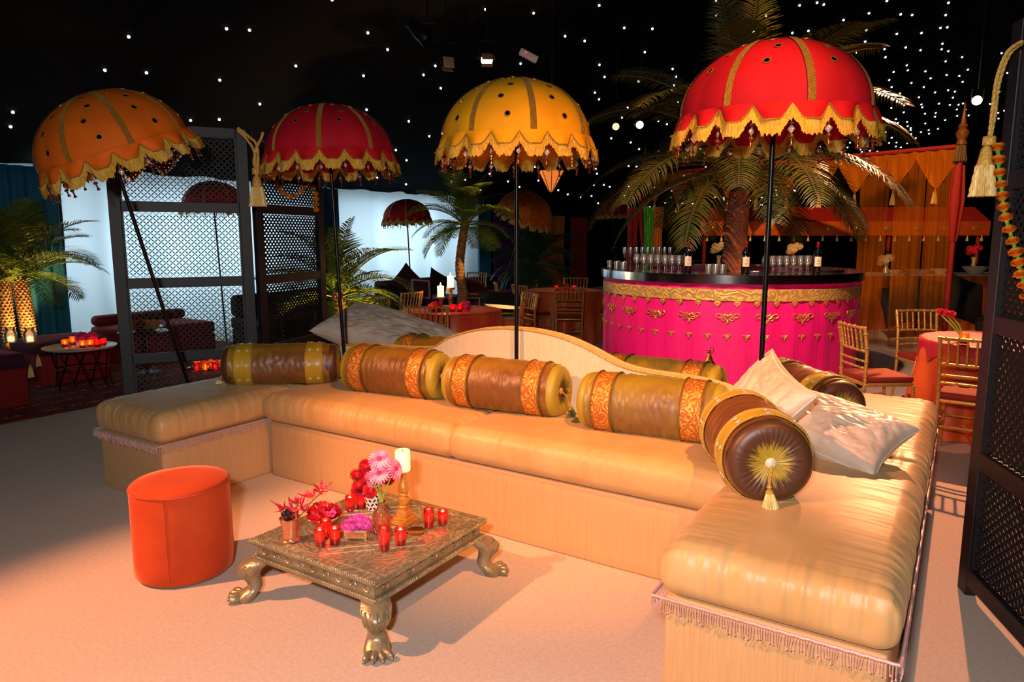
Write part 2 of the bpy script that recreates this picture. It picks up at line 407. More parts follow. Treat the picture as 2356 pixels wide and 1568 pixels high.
def seat_cushion(par, u0, u1, v0, v1, seed, over=0.02, h=None, gather=1.0):
    h = h or SEAT_H-BASE_H; a, b = (u1-u0)/2+over, (v1-v0)/2+over
    def fn(p):
        x, y, z = p; t = max(0, z/h)
        z += 0.022*(1-(x/a)**4)*(1-(y/b)**4)*t
        bl = 0.018*sin(pi*min(1, max(0, z/h)))
        if abs(x) > a-0.06: x += bl*(1 if x > 0 else -1)
        if abs(y) > b-0.06: y += bl*(1 if y > 0 else -1)
        fy = max(0, min(1, (abs(y)-b+0.20)/0.14)); fx = max(0, min(1, (abs(x)-a+0.26)/0.2))
        wr = 0.0042*gather*fy*(nz(x*22, y*2 + seed, z*3)+0.5*nz(x*46, seed, z*2)) + 0.0042*gather*fx*(nz(x*2+seed, y*24, z*3)+0.5*nz(seed, y*48, z*2))
        if abs(y) > b-0.05: y += wr*1.5*(1 if y > 0 else -1)*min(1, t*2)
        if abs(x) > a-0.05: x += wr*1.5*(1 if x > 0 else -1)*min(1, t*2)
        z += wr*t + 0.003*nz(x*4, y*4, seed)
        return (x, y, z)
    mb = MB(); mb.rbox((0, 0, h/2), (2*a, 2*b, h), 0.055, 5, fn=fn, div=(int(2*a*130), int(2*b*130), 6))
    return obj('seat_cushion', mb, SILK, par, loc=((u0+u1)/2-par['cu'], (v0+v1)/2-par['cv'], BASE_H+0.001), angle=180)
MU = -2.31
seat_cushion(long_sofa, -3.85, MU-0.012, 2.995, 3.60, 1, gather=.6)
seat_cushion(long_sofa, MU+0.012, -0.80, 2.995, 3.60, 2, gather=.6)
lwa = seat_cushion(left_sofa, -4.6, -3.9, 2.262, 3.70, 3, over=0.0, gather=.7)
seat_cushion(left_sofa, -4.6, -3.9, 3.72, 5.15, 4, over=0.0)
rwa = seat_cushion(right_sofa, -0.79, -0.09, 2.2, 3.68, 5, over=0.005, gather=1.4)
rwb = seat_cushion(right_sofa, -0.79, -0.09, 3.70, 5.15, 6, over=0.005, gather=1.4)
seat_cushion(back_sofa, -3.85, MU-0.012, 3.80, 4.43, 7)
seat_cushion(back_sofa, MU+0.012, -0.80, 3.80, 4.43, 8)
# bead fringes hang from the wing cushions
def bead_fringe(parent, corners, z=0.004, ln=0.05, step=0.0085, seed=1):
    rr = random.Random(seed); mb = MB(); hd = MB(); hp = []
    for i in range(len(corners)-1):
        a, b = Vector((*corners[i], z)), Vector((*corners[i+1], z)); d = b-a; n = int(d.length/step)
        out = Vector((d.y, -d.x, 0)).normalized()
        k = 0; tilt = 0
        while k < n:
            g = rr.randint(3, 9); tilt = rr.uniform(-.5, .5)
            for j in range(g):
                if k >= n: break
                p = a+d*(k/n); L_ = ln*rr.uniform(.75, 1.15)
                t = d.normalized()*(tilt*0.012*(1 if g % 2 else -1)*(j-g/2)/2.5+rr.uniform(-.003, .003))
                q = p+t+Vector((0, 0, -L_))+out*0.004
                mid = (p+q)/2+out*0.007
                mb.tube([p+out*0.004, mid, q], 0.0016, 4)
                if rr.random() < .35: mb.ball(tuple(q), 0.0042, 5, 3)
                k += 1
        m_ = max(2, int(d.length/0.02))
        for k in range(m_+1): hp.append(a+d*(k/m_)+out*0.004+Vector((0, 0, 0.002*(k % 2))))
    hd.tube(hp, 0.0055, 6)
    f = stuff(obj('bead_fringe', mb, BEAD, parent)); obj('braid', hd, BEAD, parent); return f
ca, cb = 0.362, 0.755
bead_fringe(lwa, [(-0.36, 0.7), (-0.36, -0.735), (0.36, -0.735), (0.36, 0.7)], seed=4)
bead_fringe(rwa, [(-0.375, -0.3), (-0.375, -0.765), (0.375, -0.765), (0.375, 0.74)], seed=5)
bead_fringe(rwb, [(0.375, -0.725), (0.375, 0.745), (-0.375, 0.745)], seed=6)
# wavy backrest panel standing along the middle of the island
prof = [(-3.86, 0.80), (-3.53, 0.823), (-3.25, 0.83), (-2.99, 0.858), (-2.84, 0.935), (-2.63, 1.0), (-2.43, 1.027), (-2.31, 1.03), (-2.19, 1.027), (-1.99, 1.0), (-1.81, 0.945), (-1.645, 0.878), (-1.51, 0.85), (-1.36, 0.842), (-1.18, 0.835), (-1.04, 0.815), (-0.92, 0.775), (-0.80, 0.70)]
def spline(pr, n):
    out = []
    for i in range(len(pr)-1):
        p0 = pr[max(0, i-1)]; p1 = pr[i]; p2 = pr[i+1]; p3 = pr[min(len(pr)-1, i+2)]
        for k in range(n):
            t = k/n
            out.append(tuple(0.5*((2*p1[j])+(-p0[j]+p2[j])*t+(2*p0[j]-5*p1[j]+4*p2[j]-p3[j])*t*t+(-p0[j]+3*p1[j]-3*p2[j]+p3[j])*t**3) for j in range(len(p1))))
    out.append(tuple(pr[-1])); return out
crest = spline(prof, 5)
mb = MB(); n = len(crest)
vs_ = []; fs_ = []
for (u, z) in crest:
    for y in (-0.045, 0.045): vs_ += [(u, y, BASE_H), (u, y, z)]
for i in range(n-1):
    a = i*4; b = a+4
    fs_ += [(a, b, b+1, a+1), (a+2, a+3, b+3, b+2), (a+1, b+1, b+3, a+3), (a, a+2, b+2, b)]
fs_ += [(0, 1, 3, 2), (4*n-4, 4*n-2, 4*n-1, 4*n-3)]
mb.add(vs_, fs_); bk = obj('backrest', mb, CREAM, long_sofa, loc=(-long_sofa['cu'], 3.71-long_sofa['cv'], 0), angle=30); bk['label'] = 'tall cream back with a wavy crest'
for y in (-0.045, 0.045):
    mb = MB(); mb.tube([(u, y, z) for u, z in crest], 0.007, 6); obj('piping', mb, ROPE, bk)

# ------------------------------------------------------------------ bolsters and pillows
OLIVE = mat('olive_brown_silk', '#94701e', 0.44, 0.0, col2='#6e4620', nscale=2.6, ndet=2, stretch=(0.8, 1, 1), sheen=0.4, sheencol='#c8a840', spec=0.7, ramp=(0.38, 0.6), bump=0.12, bscale=60)
OLIVG = mat('olive_green_silk', '#8f7a24', 0.44, 0.0, col2='#74562c', nscale=2.2, ndet=2, stretch=(0.6, 1, 1), sheen=0.4, sheencol='#d0b848', spec=0.7, ramp=(0.42, 0.66), bump=0.12, bscale=60)
BROWN = mat('brown_silk', '#5a321c', 0.44, 0.0, col2='#7a4620', nscale=2.5, sheen=0.4, sheencol='#c87a40', spec=0.7)
def brocade(name, ca_, cb_, scale, rough=.42, metal=.35):
    if name in MATS: return MATS[name]
    m = mat(name, ca_, rough, metal, spec=.6); nt = m.node_tree; N = nt.nodes; L = nt.links; b = N['Principled BSDF']
    tc = N.new('ShaderNodeTexCoord'); wv = N.new('ShaderNodeTexWave'); wv.wave_type = 'RINGS'; wv.rings_direction = 'SPHERICAL'
    wv.inputs['Scale'].default_value = scale; wv.inputs['Distortion'].default_value = 16; wv.inputs['Detail'].default_value = 1.5; wv.inputs['Detail Scale'].default_value = 1.6
    L.new(tc.outputs['Object'], wv.inputs['Vector'])
    rp = N.new('ShaderNodeValToRGB'); rp.color_ramp.elements[0].position = .35; rp.color_ramp.elements[1].position = .75
    rp.color_ramp.elements[0].color = (*lin(cb_), 1); rp.color_ramp.elements[1].color = (*lin(ca_), 1); L.new(wv.outputs['Fac'], rp.inputs[0]); L.new(rp.outputs[0], b.inputs['Base Color'])
    bp_ = N.new('ShaderNodeBump'); bp_.inputs['Strength'].default_value = .8; bp_.inputs['Distance'].default_value = .004; L.new(wv.outputs['Fac'], bp_.inputs['Height']); L.new(bp_.outputs[0], b.inputs['Normal'])
    return m
BROCADE = brocade('copper_brocade', '#d8983f', '#b5692a', 13)
YSATIN = mat('yellow_band', '#b8931a', 0.45, 0.0, col2='#a5811a', nscale=5, sheen=0.3, sheencol='#ffe070')
CORD = mat('gold_cord', '#caa24a', 0.4, 0.5, bump=0.6, bscale=250)
CORDD = mat('bronze_cord', '#8a6a2a', 0.4, 0.6, bump=0.6, bscale=250)
RHINE = mat('sequin', '#ddd6bc', 0.25, 0.2, spec=.8)
TASSELY = mat('cream_tassel', '#e6cf8c', 0.45, 0.1, col2='#c9a95e', nscale=60, stretch=(3, 3, .4))
TASSELG = mat('olive_tassel', '#5c5114', 0.45, 0.1)
def sheen_rosette(name, ca_, cb_, k=9.0):  # shot silk sheen painted into the colour as a two-tone burst
    if name in MATS: return MATS[name]
    m = mat(name, ca_, 0.46, 0.0, sheen=0.4, sheencol='#d8b850', spec=0.7)
    nt = m.node_tree; N = nt.nodes; L = nt.links; b = N['Principled BSDF']
    tc = N.new('ShaderNodeTexCoord'); sp = N.new('ShaderNodeSeparateXYZ'); L.new(tc.outputs['Object'], sp.inputs[0])
    def mth(op, a, b2=None, v=None):
        q = N.new('ShaderNodeMath'); q.operation = op; L.new(a, q.inputs[0])
        if b2 is not None: L.new(b2, q.inputs[1])
        if v is not None: q.inputs[1].default_value = v
        return q.outputs[0]
    ang = mth('ARCTAN2', sp.outputs['Z'], sp.outputs['Y'])
    r = mth('SQRT', mth('ADD', mth('MULTIPLY', sp.outputs['Y'], sp.outputs['Y']), mth('MULTIPLY', sp.outputs['Z'], sp.outputs['Z'])))
    cmb = N.new('ShaderNodeCombineXYZ'); L.new(mth('MULTIPLY', ang, v=2.2), cmb.inputs[0]); L.new(mth('MULTIPLY', r, v=3.0), cmb.inputs[1]); L.new(sp.outputs['X'], cmb.inputs[2])
    n_ = N.new('ShaderNodeTexNoise'); n_.inputs['Scale'].default_value = k; n_.inputs['Detail'].default_value = 3; L.new(cmb.outputs[0], n_.inputs['Vector'])
    ad = mth('ADD', mth('MULTIPLY', n_.outputs['Fac'], v=0.9), mth('MULTIPLY', r, v=-7.5)); ad = mth('ADD', ad, v=0.62)
    rp = N.new('ShaderNodeValToRGB'); rp.color_ramp.elements[0].position = 0.42; rp.color_ramp.elements[1].position = 0.66
    rp.color_ramp.elements[0].color = (*lin(ca_), 1); rp.color_ramp.elements[1].color = (*lin(cb_), 1); L.new(ad, rp.inputs[0]); L.new(rp.outputs[0], b.inputs['Base Color'])
    return m
ROS_OL = sheen_rosette('gathered_end_olive_sheen', '#a08c2c', '#40261a'); ROS_BR = sheen_rosette('gathered_end_brown_sheen', '#4e2c1a', '#b0912c')
def squash(R_):
    def f(x, y, z):
        lim = -0.86*R_
        if z < lim: z = lim+(z-lim)*0.12
        return (x, y, z)
    return f
def tassel_mb(head, skirt, ln, n=46, seed=1, hl=0.3):
    rr = random.Random(seed); hm = MB(); sm = MB()
    hm.lathe([(0.0, 0), (head*.5, 0), (head*.75, -ln*hl*.3), (head*.45, -ln*hl*.45), (head, -ln*hl*.7), (head*1.05, -ln*hl), (head*.6, -ln*hl*1.02), (0, -ln*hl*1.02)], 12)
    sm.lathe([(head*.8, -ln*hl), (skirt*.75, -ln*.75), (skirt*.85, -ln*.97), (0, -ln*.97)], 14)
    for k in range(n):
        a = 2*pi*k/n; j = rr.uniform(.86, 1.1)
        sm.tube([(head*.85*cos(a), head*.85*sin(a), -ln*hl), (skirt*.8*j*cos(a), skirt*.8*j*sin(a), -ln*.7), (skirt*j*cos(a+rr.uniform(-.05, .05)), skirt*j*sin(a), -ln*rr.uniform(.97, 1.06))], skirt*0.075, 4)
    return hm, sm
def make_bolster(label, L, Rr, style, loc, rot, seed, tassels=(1, -1), group='silk bolster cushions'):
    th_ = thing('bolster_cushion', label, 'bolster', loc, rot=rot, group=group)
    sq = squash(Rr); h = L/2
    if style == 'copper': body_m, band_m, cap_m, cord_m = (OLIVE if seed % 2 else OLIVG), BROCADE, ROS_OL, CORDD
    else: body_m, band_m, cap_m, cord_m = (BROWN if style == 'brown' else OLIVE), YSATIN, ROS_BR, CORD
    b0, b1 = (0.47, 0.74) if style == 'copper' else (0.46, 0.74)
    b0 *= h; b1 *= h
    def ring(x0, x1, extra, nx, wr, na=72):
        mb = MB()
        def fn(a_, t):
            an = 2*pi*a_; x = x0+(x1-x0)*t
            r = Rr*(1-0.05*(abs(x)/h)**3)+extra
            wv = nz(x*8+seed, cos(an)*1.4, sin(an)*1.4)*0.5+(abs(nz(x*24+seed, cos(an)*1.8, sin(an)*1.8))-.25)*0.9+.25*nz(x*55+seed, cos(an)*3, sin(an)*3)
            r += wr*wv
            return sq(x, r*cos(an), r*sin(an))
        mb.grid(na, nx, fn, wrap=True); return mb
    obj('body', ring(-h*0.86, h*0.86, 0, 90, 0.010, 96), body_m, th_, angle=180)
    for sgn in (-1, 1):
        bd = obj('band', ring(min(sgn*b0, sgn*b1), max(sgn*b0, sgn*b1), 0.006, 14, 0.004), band_m, th_, angle=180)
        for e in (b0, b1):
            cm = MB(); pts = []
            for k in range(72):
                an = 2*pi*k/72; r = Rr*(1-0.05*(e/h)**3)+0.008+0.004*(nz(sgn*e*9+seed, cos(an)*1.6, sin(an)*1.6))
                pts.append(sq(sgn*e, r*cos(an), r*sin(an)))
            cm.tube(pts, 0.0048, 6, closed=True); obj('cord', cm, cord_m, bd)
        if style != 'copper':
            rr = random.Random(seed)
            sm = MB()
            for k in range(9):
                an = 2*pi*k/9+0.2
                for e in (b0+0.25*(b1-b0), b0+0.75*(b1-b0)):
                    rad = Rr*(1-0.05*(e/h)**3)+0.009
                    Mx = T(*sq(sgn*e, rad*cos(an), rad*sin(an))) @ align((0, cos(an), sin(an)))
                    sm.lathe([(0.0105, 0), (0.011, 0.003), (0.006, 0.003), (0.0055, 0.001)], 10, Mx)
                    sm.ball((0, 0, 0.002), 0.0035, 6, 4, Mx)
            stuff(obj('sequins', sm, RHINE, bd))
        # gathered end
        cp = MB(); rings = [(1.0, 0.80), (0.995, 0.86), (0.97, 0.92), (0.9, 0.965), (0.78, 0.99), (0.6, 0.985), (0.4, 0.965), (0.22, 0.945), (0.08, 0.935), (0.0, 0.935)]
        def fn(a_, t):
            k = t*(len(rings)-1); i = min(int(k), len(rings)-2); f = k-i
            fr = rings[i][0]*(1-f)+rings[i+1][0]*f; fx = rings[i][1]*(1-f)+rings[i+1][1]*f
            an = 2*pi*a_
            pk = 0.0036*(sin(an*38+5*nz(cos(an)*2+seed, sin(an)*2, sgn))+.15*sin(an*19+seed))*(0.6+0.9*nz(cos(an)*3, sin(an)*3, seed*1.3+5))*max(0, min(1, (1-fr)*1.6))**1.5*min(1, fr*5)
            r = Rr*0.955*fr
            x = h*fx*sgn + sgn*pk
            return sq(x, r*cos(an)*1.0, r*sin(an))
        cp.grid(144, 22, fn, wrap=True); obj('gathered_end', cp, cap_m, th_, angle=180)
        bt = MB(); bt.ball((sgn*h*0.94, 0, 0), (0.012, 0.022, 0.022), 12, 8); btn = obj('button', bt, RHINE if style != 'copper' else CORD, th_)
        if sgn in tassels:
            tm_ = TASSELY if style != 'copper' else TASSELG
            cd_ = MB(); cd_.tube([(sgn*h*0.95, 0, 0), (sgn*h*1.04, 0.005, -0.03), (sgn*h*1.06, 0.012, -0.075)], 0.0035, 6); obj('tassel_cord', cd_, CORD, th_)
            hm, sm = tassel_mb(0.016, 0.032, 0.11, 30, seed)
            px_ = (sgn*h*1.06, 0.012, -0.075)
            ta = obj('tassel', sm, tm_, th_, loc=px_, rot=(0, -0.35*sgn, 0)); obj('tassel_head', hm, CORD, ta)
    return th_
ZB = SEAT_H+0.022
def bol(label, px0, px1, v, L, Rr, style, seed, rz=0.0, tassels=(1, -1)):
    return make_bolster(label, L, Rr, style, W(px0, v, ZB+0.875*Rr-px1), (0, 0, -AL+rz), seed, tassels)
BR = 0.158
bol('brown and olive bolster with copper bands, leftmost along the long sofa back', -3.07, 0, 3.40, 0.74, BR, 'copper', 3, 0.12, (1,))
bol('rust brown bolster with copper bands in front of the wave of the sofa back', -2.24, 0, 3.43, 0.76, BR, 'copper', 5, 0.10, (1,))
bol('olive green bolster with copper bands, right of the middle along the sofa back', -1.31, 0, 3.40, 0.76, BR, 'copper', 4, 0.10, (-1,))
bol('olive bolster with yellow sequinned bands lying across the left wing', -3.97, 0, 3.22, 0.78, 0.145, 'olive', 7, 0.70, (-1,))
bol('brown bolster with yellow bands and cream tassel on the right wing nearest the camera', -0.70, 0, 2.98, 0.60, 0.172, 'brown', 9, 2.065, (-1,))
bol('brown bolster with yellow bands at the back of the right wing behind the satin pillow', -0.70, 0, 4.14, 0.74, 0.155, 'brown', 11, 2.27, (-1,))
bol('olive bolster with copper bands lying behind the wavy sofa back, right side', -1.50, 0, 3.98, 0.78, 0.155, 'copper', 8, 0.0, ())
bol('rust bolster with copper bands lying behind the wavy sofa back, left side', -3.15, 0, 3.98, 0.78, 0.155, 'copper', 13, 0.0, ())
def make_pillow(label, a, b, hgt, loc, rot, seed):
    mb = MB()
    def side(sg):
        def fn(s_, t):
            x, y = 2*s_-1, 2*t-1
            pin = 1-0.11*(1-y*y)*abs(x)**3; pin2 = 1-0.11*(1-x*x)*abs(y)**3
            e = max(0, (1-x**2)*(1-y**2))
            z = sg*hgt*e**0.36
            wr = 0.05*(nz(x*1.8+seed, y*1.8, sg)*.7+(abs(nz(x*3.2+y*1.5+seed, y*3.2, sg+3))-.2)*1.1+.5*(abs(nz(x*6-y*3, y*6+seed, 1))-.2)+.12*(abs(nz(x*13+y*5, y*12+seed, 4))-.2))*min(1, e*4)
            return (x*a*pin, y*b*pin2, z+wr*hgt*6*0.5)
        return fn
    n = 80
    mb.grid(n, n, side(1)); f = len(mb.f); o = len(mb.v); mb.grid(n, n, side(-1))
    mb.f[f:] = [tuple(reversed(q)) for q in mb.f[f:]]
    me = mb.mesh('satin_pillow', SATIN, True, 180)
    bm = bmesh.new(); bm.from_mesh(me); bmesh.ops.remove_doubles(bm, verts=bm.verts, dist=0.0008); bm.to_mesh(me); bm.free()
    p = put('satin_pillow', me, None, loc, rot); tag(p, label, 'pillow', 'cream satin pillows')
    hem = MB(); pts = []
    for k in range(4):
        for i in range(20):
            t = -1+2*i/20
            x, y = ((t, -1), (1, t), (-t, 1), (-1, -t))[k]
            pts.append((x*a*(1-0.11*(1-y*y)*abs(x)**3), y*b*(1-0.11*(1-x*x)*abs(y)**3), 0))
    hem.tube(pts, 0.004, 5, closed=True); obj('piped_edge', hem, SATIN, p); return p
make_pillow('large pale satin pillow slumped on the right wing between the two brown bolsters', 0.31, 0.20, 0.10, W(-0.47, 3.56, SEAT_H+0.125), (0.42, 0.14, -AL-0.34), 2)
make_pillow('pale satin pillow leaning upright behind the nearest brown bolster', 0.26, 0.24, 0.09, W(-0.79, 3.47, SEAT_H+0.21), (0.95, 0.25, -AL-0.95), 5)
make_pillow('long cream satin pillow lying at the back left behind the wavy sofa back', 0.56, 0.30, 0.15, W(-3.98, 4.30, SEAT_H+0.24), (0.30, 0.20, -AL+0.12), 9)

# ------------------------------------------------------------------ pouffe
pf = thing('pouffe', 'round orange velvet pouffe standing before the left sofa wing', 'pouffe', (-1.59, 3.235, 0))
mb = MB(); r_, h_ = 0.222, 0.44
mb.lathe([(0, 0.012), (r_*.97, 0.012), (r_, 0.02), (r_*1.004, 0.1), (r_, 0.25), (r_*.997, h_-.02), (r_*.99, h_-.008)], 64); obj('side_cover', mb, VELVO, pf)
mb = MB(); mb.lathe([(r_*.99, h_-.008), (r_*.975, h_+.004), (r_*.93, h_+.012), (r_*.6, h_+.016), (0, h_+.016)], 64); obj('top_cover', mb, VELVO, pf)
mb = MB(); mb.tube([(r_*1.0*cos(2*pi*k/64), r_*1.0*sin(2*pi*k/64), h_-.008) for k in range(64)], 0.0035, 6, closed=True)
mb.tube([(r_*1.003*cos(-1.45), r_*1.003*sin(-1.45), z) for z in (0.02, 0.15, 0.3, h_-.01)], 0.0025, 5); obj('seam', mb, VELVO, pf)
mb = MB(); mb.lathe([(0, 0), (r_*.94, 0), (r_*.96, 0.014), (0, 0.014)], 48); obj('base', mb, mat('grey_base', '#6d625a', 0.8), pf)

# ------------------------------------------------------------------ low metal table
PEWTER = brocade('embossed_pewter', '#ada083', '#8f8468', 9, .40, .5); PEWTER.node_tree.nodes['Bump'].inputs['Distance'].default_value = .0022
PEWTERP = mat('worn_pewter', '#ab9d7f', 0.36, 0.6, col2='#8c8266', nscale=9, bump=0.3, bscale=60)
TW, TZ = 0.375, 0.28
tb = thing('low_table', 'low square embossed metal table on lion paw feet', 'table', W(-2.19, 2.235, 0), -AL)
mb = MB(); mb.rbox((0, 0, TZ-.012), (2*TW, 2*TW, .024), 0.008, 2); obj('tabletop', mb, PEWTER, tb)
mb = MB()
for sg in (-1, 1):
    mb.box((0, sg*(TW-.035), TZ-.055), (2*TW-.05, .03, .075)); mb.box((sg*(TW-.035), 0, TZ-.055), (.03, 2*TW-.05, .075))
obj('apron', mb, PEWTERP, tb, smooth=False)
# inlaid strips dividing the top into a diamond and four corners, and a checker of studs
mb = MB(); q = TW-.05
def strip(a, b, w_=0.006):
    a = Vector((*a, TZ)); b = Vector((*b, TZ)); d = (b-a).normalized(); nn = Vector((-d.y, d.x, 0))*w_/2
    mb.add([a-nn, b-nn, b+nn, a+nn, a-nn+Vector((0, 0, .0025)), b-nn+Vector((0, 0, .0025)), b+nn+Vector((0, 0, .0025)), a+nn+Vector((0, 0, .0025))], [(4, 5, 6, 7), (0, 1, 5, 4), (1, 2, 6, 5), (2, 3, 7, 6), (3, 0, 4, 7)])
for k in range(4):
    c0 = [(-q, -q), (q, -q), (q, q), (-q, q)]; strip(c0[k], c0[(k+1) % 4])
    m0 = [(0, -q), (q, 0), (0, q), (-q, 0)]; strip(m0[k], m0[(k+1) % 4]); strip(tuple(.8*x for x in m0[k]), tuple(.8*x for x in m0[(k+1) % 4]), .004)
for i in range(-3, 4):
    t = i*0.055; ln = (q*.62-abs(t))
    if ln > 0: strip((t-ln*.0, -ln), (t, ln), .003); strip((-ln, t), (ln, t), .003)
obj('inlay', mb, mat('inlay_pewter', '#b9ac8e', 0.3, 0.6), tb, smooth=False)
def rope_ring(hw, z, r, pitch, m, name, off=0):
    mb = MB()
    for sd in range(4):
        n = int(2*hw/pitch)
        for k in range(n):
            t = -hw+(k+.5)*2*hw/n
            M = R(sd*pi/2, 'Z') @ T(t, -hw, z) @ R(0.75, 'Y')
            mb.ball((0, 0, 0), (r*.62, r*.9, r*1.35), 6, 5, M)
    mb.tube([(-hw, -hw, z), (hw, -hw, z)], r*.7, 6); mb.tube([(hw, -hw, z), (hw, hw, z)], r*.7, 6); mb.tube([(hw, hw, z), (-hw, hw, z)], r*.7, 6); mb.tube([(-hw, hw, z), (-hw, -hw, z)], r*.7, 6)
    return obj(name, mb, m, tb)
rope_ring(TW, TZ-.012, .0105, .0125, PEWTERP, 'rope_moulding')
rope_ring(TW-.008, TZ-.088, .011, .0135, PEWTERP, 'lower_moulding')
# scrolling leaf relief on the apron
mb = MB()
for sd in range(4):
    for k in range(9):
        t = -TW+.07+k*(2*TW-.14)/8; sgn = 1 if k % 2 else -1
        pts = []
        for j in range(12):
            a = j/11*4.4; rr_ = .024*(1-j/14)
            pts.append((t+rr_*cos(a), -(TW-.0185), TZ-.05+sgn*(rr_*sin(a)-.004)))
        mb.tube(pts, .0028, 4, M=R(sd*pi/2, 'Z'))
        mb.ball((t, -(TW-.0195), TZ-.05), (.007, .003, .007), 6, 4, R(sd*pi/2, 'Z'))
obj('scroll_relief', mb, PEWTERP, tb)
# cabriole legs with lion paws, drawn in the plane of the corner diagonal
def paw_leg():
    mb = MB()
    sec = [(-.03, .19, .046, .05), (.0, .17, .055, .054), (.024, .148, .052, .05), (.03, .125, .042, .042), (.022, .1, .033, .034), (.012, .076, .029, .031), (.014, .055, .031, .035), (.03, .036, .037, .043), (.046, .018, .040, .047), (.050, .002, .038, .044)]
    sec = spline(sec, 3); vs_ = []; fs_ = []; n = 20
    for (d, z, a, b) in sec:
        for k in range(n):
            an = 2*pi*k/n
            fur = 1+0.05*sin(an*7+z*60)*(1 if z > .1 else .3)
            vs_.append((d+a*fur*cos(an), b*fur*sin(an), z))
    for i in range(len(sec)-1):
        for k in range(n): fs_.append((i*n+k, (i+1)*n+k, (i+1)*n+(k+1) % n, i*n+(k+1) % n))
    fs_.append(tuple(range(n))); fs_.append(tuple(reversed(range((len(sec)-1)*n, len(sec)*n))))
    mb.add(vs_, [tuple(reversed(f)) for f in fs_])
    for k in range(4):
        an = (-1.5+k)*0.42
        M = T(.052+.036*cos(an), .047*sin(an)*1.15, .02) @ R(an, 'Z')
        mb.ball((0, 0, 0), (.03, .0135, .019), 10, 7, M); mb.ball((.024, 0, -.008), (.009, .006, .009), 7, 5, M)
    for k in range(7):
        an = -1.2+k*.4
        mb.tube([(.0+.054*cos(an), .052*sin(an), .172), (.024+.052*cos(an+.08), .050*sin(an+.08), .145), (.028+.04*cos(an), .04*sin(an), .115)], .0045, 5)
    return mb.mesh('leg', PEWTERP)
leg_me = paw_leg()
for k in range(4):
    an = pi/4+k*pi/2
    put('leg', leg_me, tb, ((TW-.018)*1.0*cos(an)*sqrt(2), (TW-.018)*sin(an)*sqrt(2), 0), (0, 0, an), (1.12, 1.12, 1))

for s_ in (long_sofa, left_sofa, right_sofa, back_sofa): del s_['cu'], s_['cv']
# ------------------------------------------------------------------ parasols
def fabric(name, c, c2): return mat(name, c, 0.75, 0.0, col2=c2, nscale=5, sheen=0.08, sheencol=c, spec=.25, bump=0.1, bscale=300)
MIRROR = mat('mirror_disc', '#4a4652', 0.08, 1.0); RIMM = mat('disc_rim', '#b98a3a', 0.4, 0.7)
MAROON = mat('maroon_bead', '#4a0f0c', 0.25, 0.0, spec=0.8); CLEARB = mat('clear_bead', '#c9b7ab', 0.12, 0.5, spec=0.9); COPPERB = mat('copper_bead', '#b5714a', 0.2, 0.9)
NS = 18; RZ, RR_, DH = 2.16, 0.44, 0.345
def hem(a):
    s_ = abs(sin(NS*a/2)); return 0.016+0.066*min(1, s_*1.25)**1.1
def ruf(a): return 0.020*cos(NS*a+pi)+.006*sin(3*a+1)
def bead_mesh():
    mb = MB(); mb.tube([(0, 0, 0), (0, 0, -.028)], .0016, 4)
    mb.lathe([(0, -.02), (.012, -.022), (.013, -.032), (.004, -.036), (0, -.036)], 10)
    a = mb.mesh('bead_cap', MAROON)
    mb = MB(); mb.lathe([(0, -.037), (.0135, -.052), (.016, -.056), (.0135, -.06), (0, -.075)], 10, S(1, .45, 1)); b_ = mb.mesh('bead_disc', CLEARB)
    mb = MB(); mb.lathe([(0, -.074), (.011, -.078), (.013, -.086), (.004, -.092), (.006, -.1), (.003, -.104), (.009, -.118), (.010, -.124), (0, -.126)], 10); c = mb.mesh('bead_drop', COPPERB)
    return a, b_, c
bead_a, bead_b, bead_c = bead_mesh()
dm = MB(); dm.lathe([(0, .002), (.0125, .002), (.0125, 0)], 14); disc_me = dm.mesh('mirror_disc', MIRROR)
dm = MB(); dm.lathe([(.0125, 0), (.0125, .003), (.0175, .003), (.0175, 0)], 16); rim_me = dm.mesh('disc_rim', RIMM)
def dome(ph, a):
    gore = 1-0.03*(1-abs(cos(4*a)))*sin(ph)
    return RR_*sin(ph)*gore, RZ+DH*cos(ph)
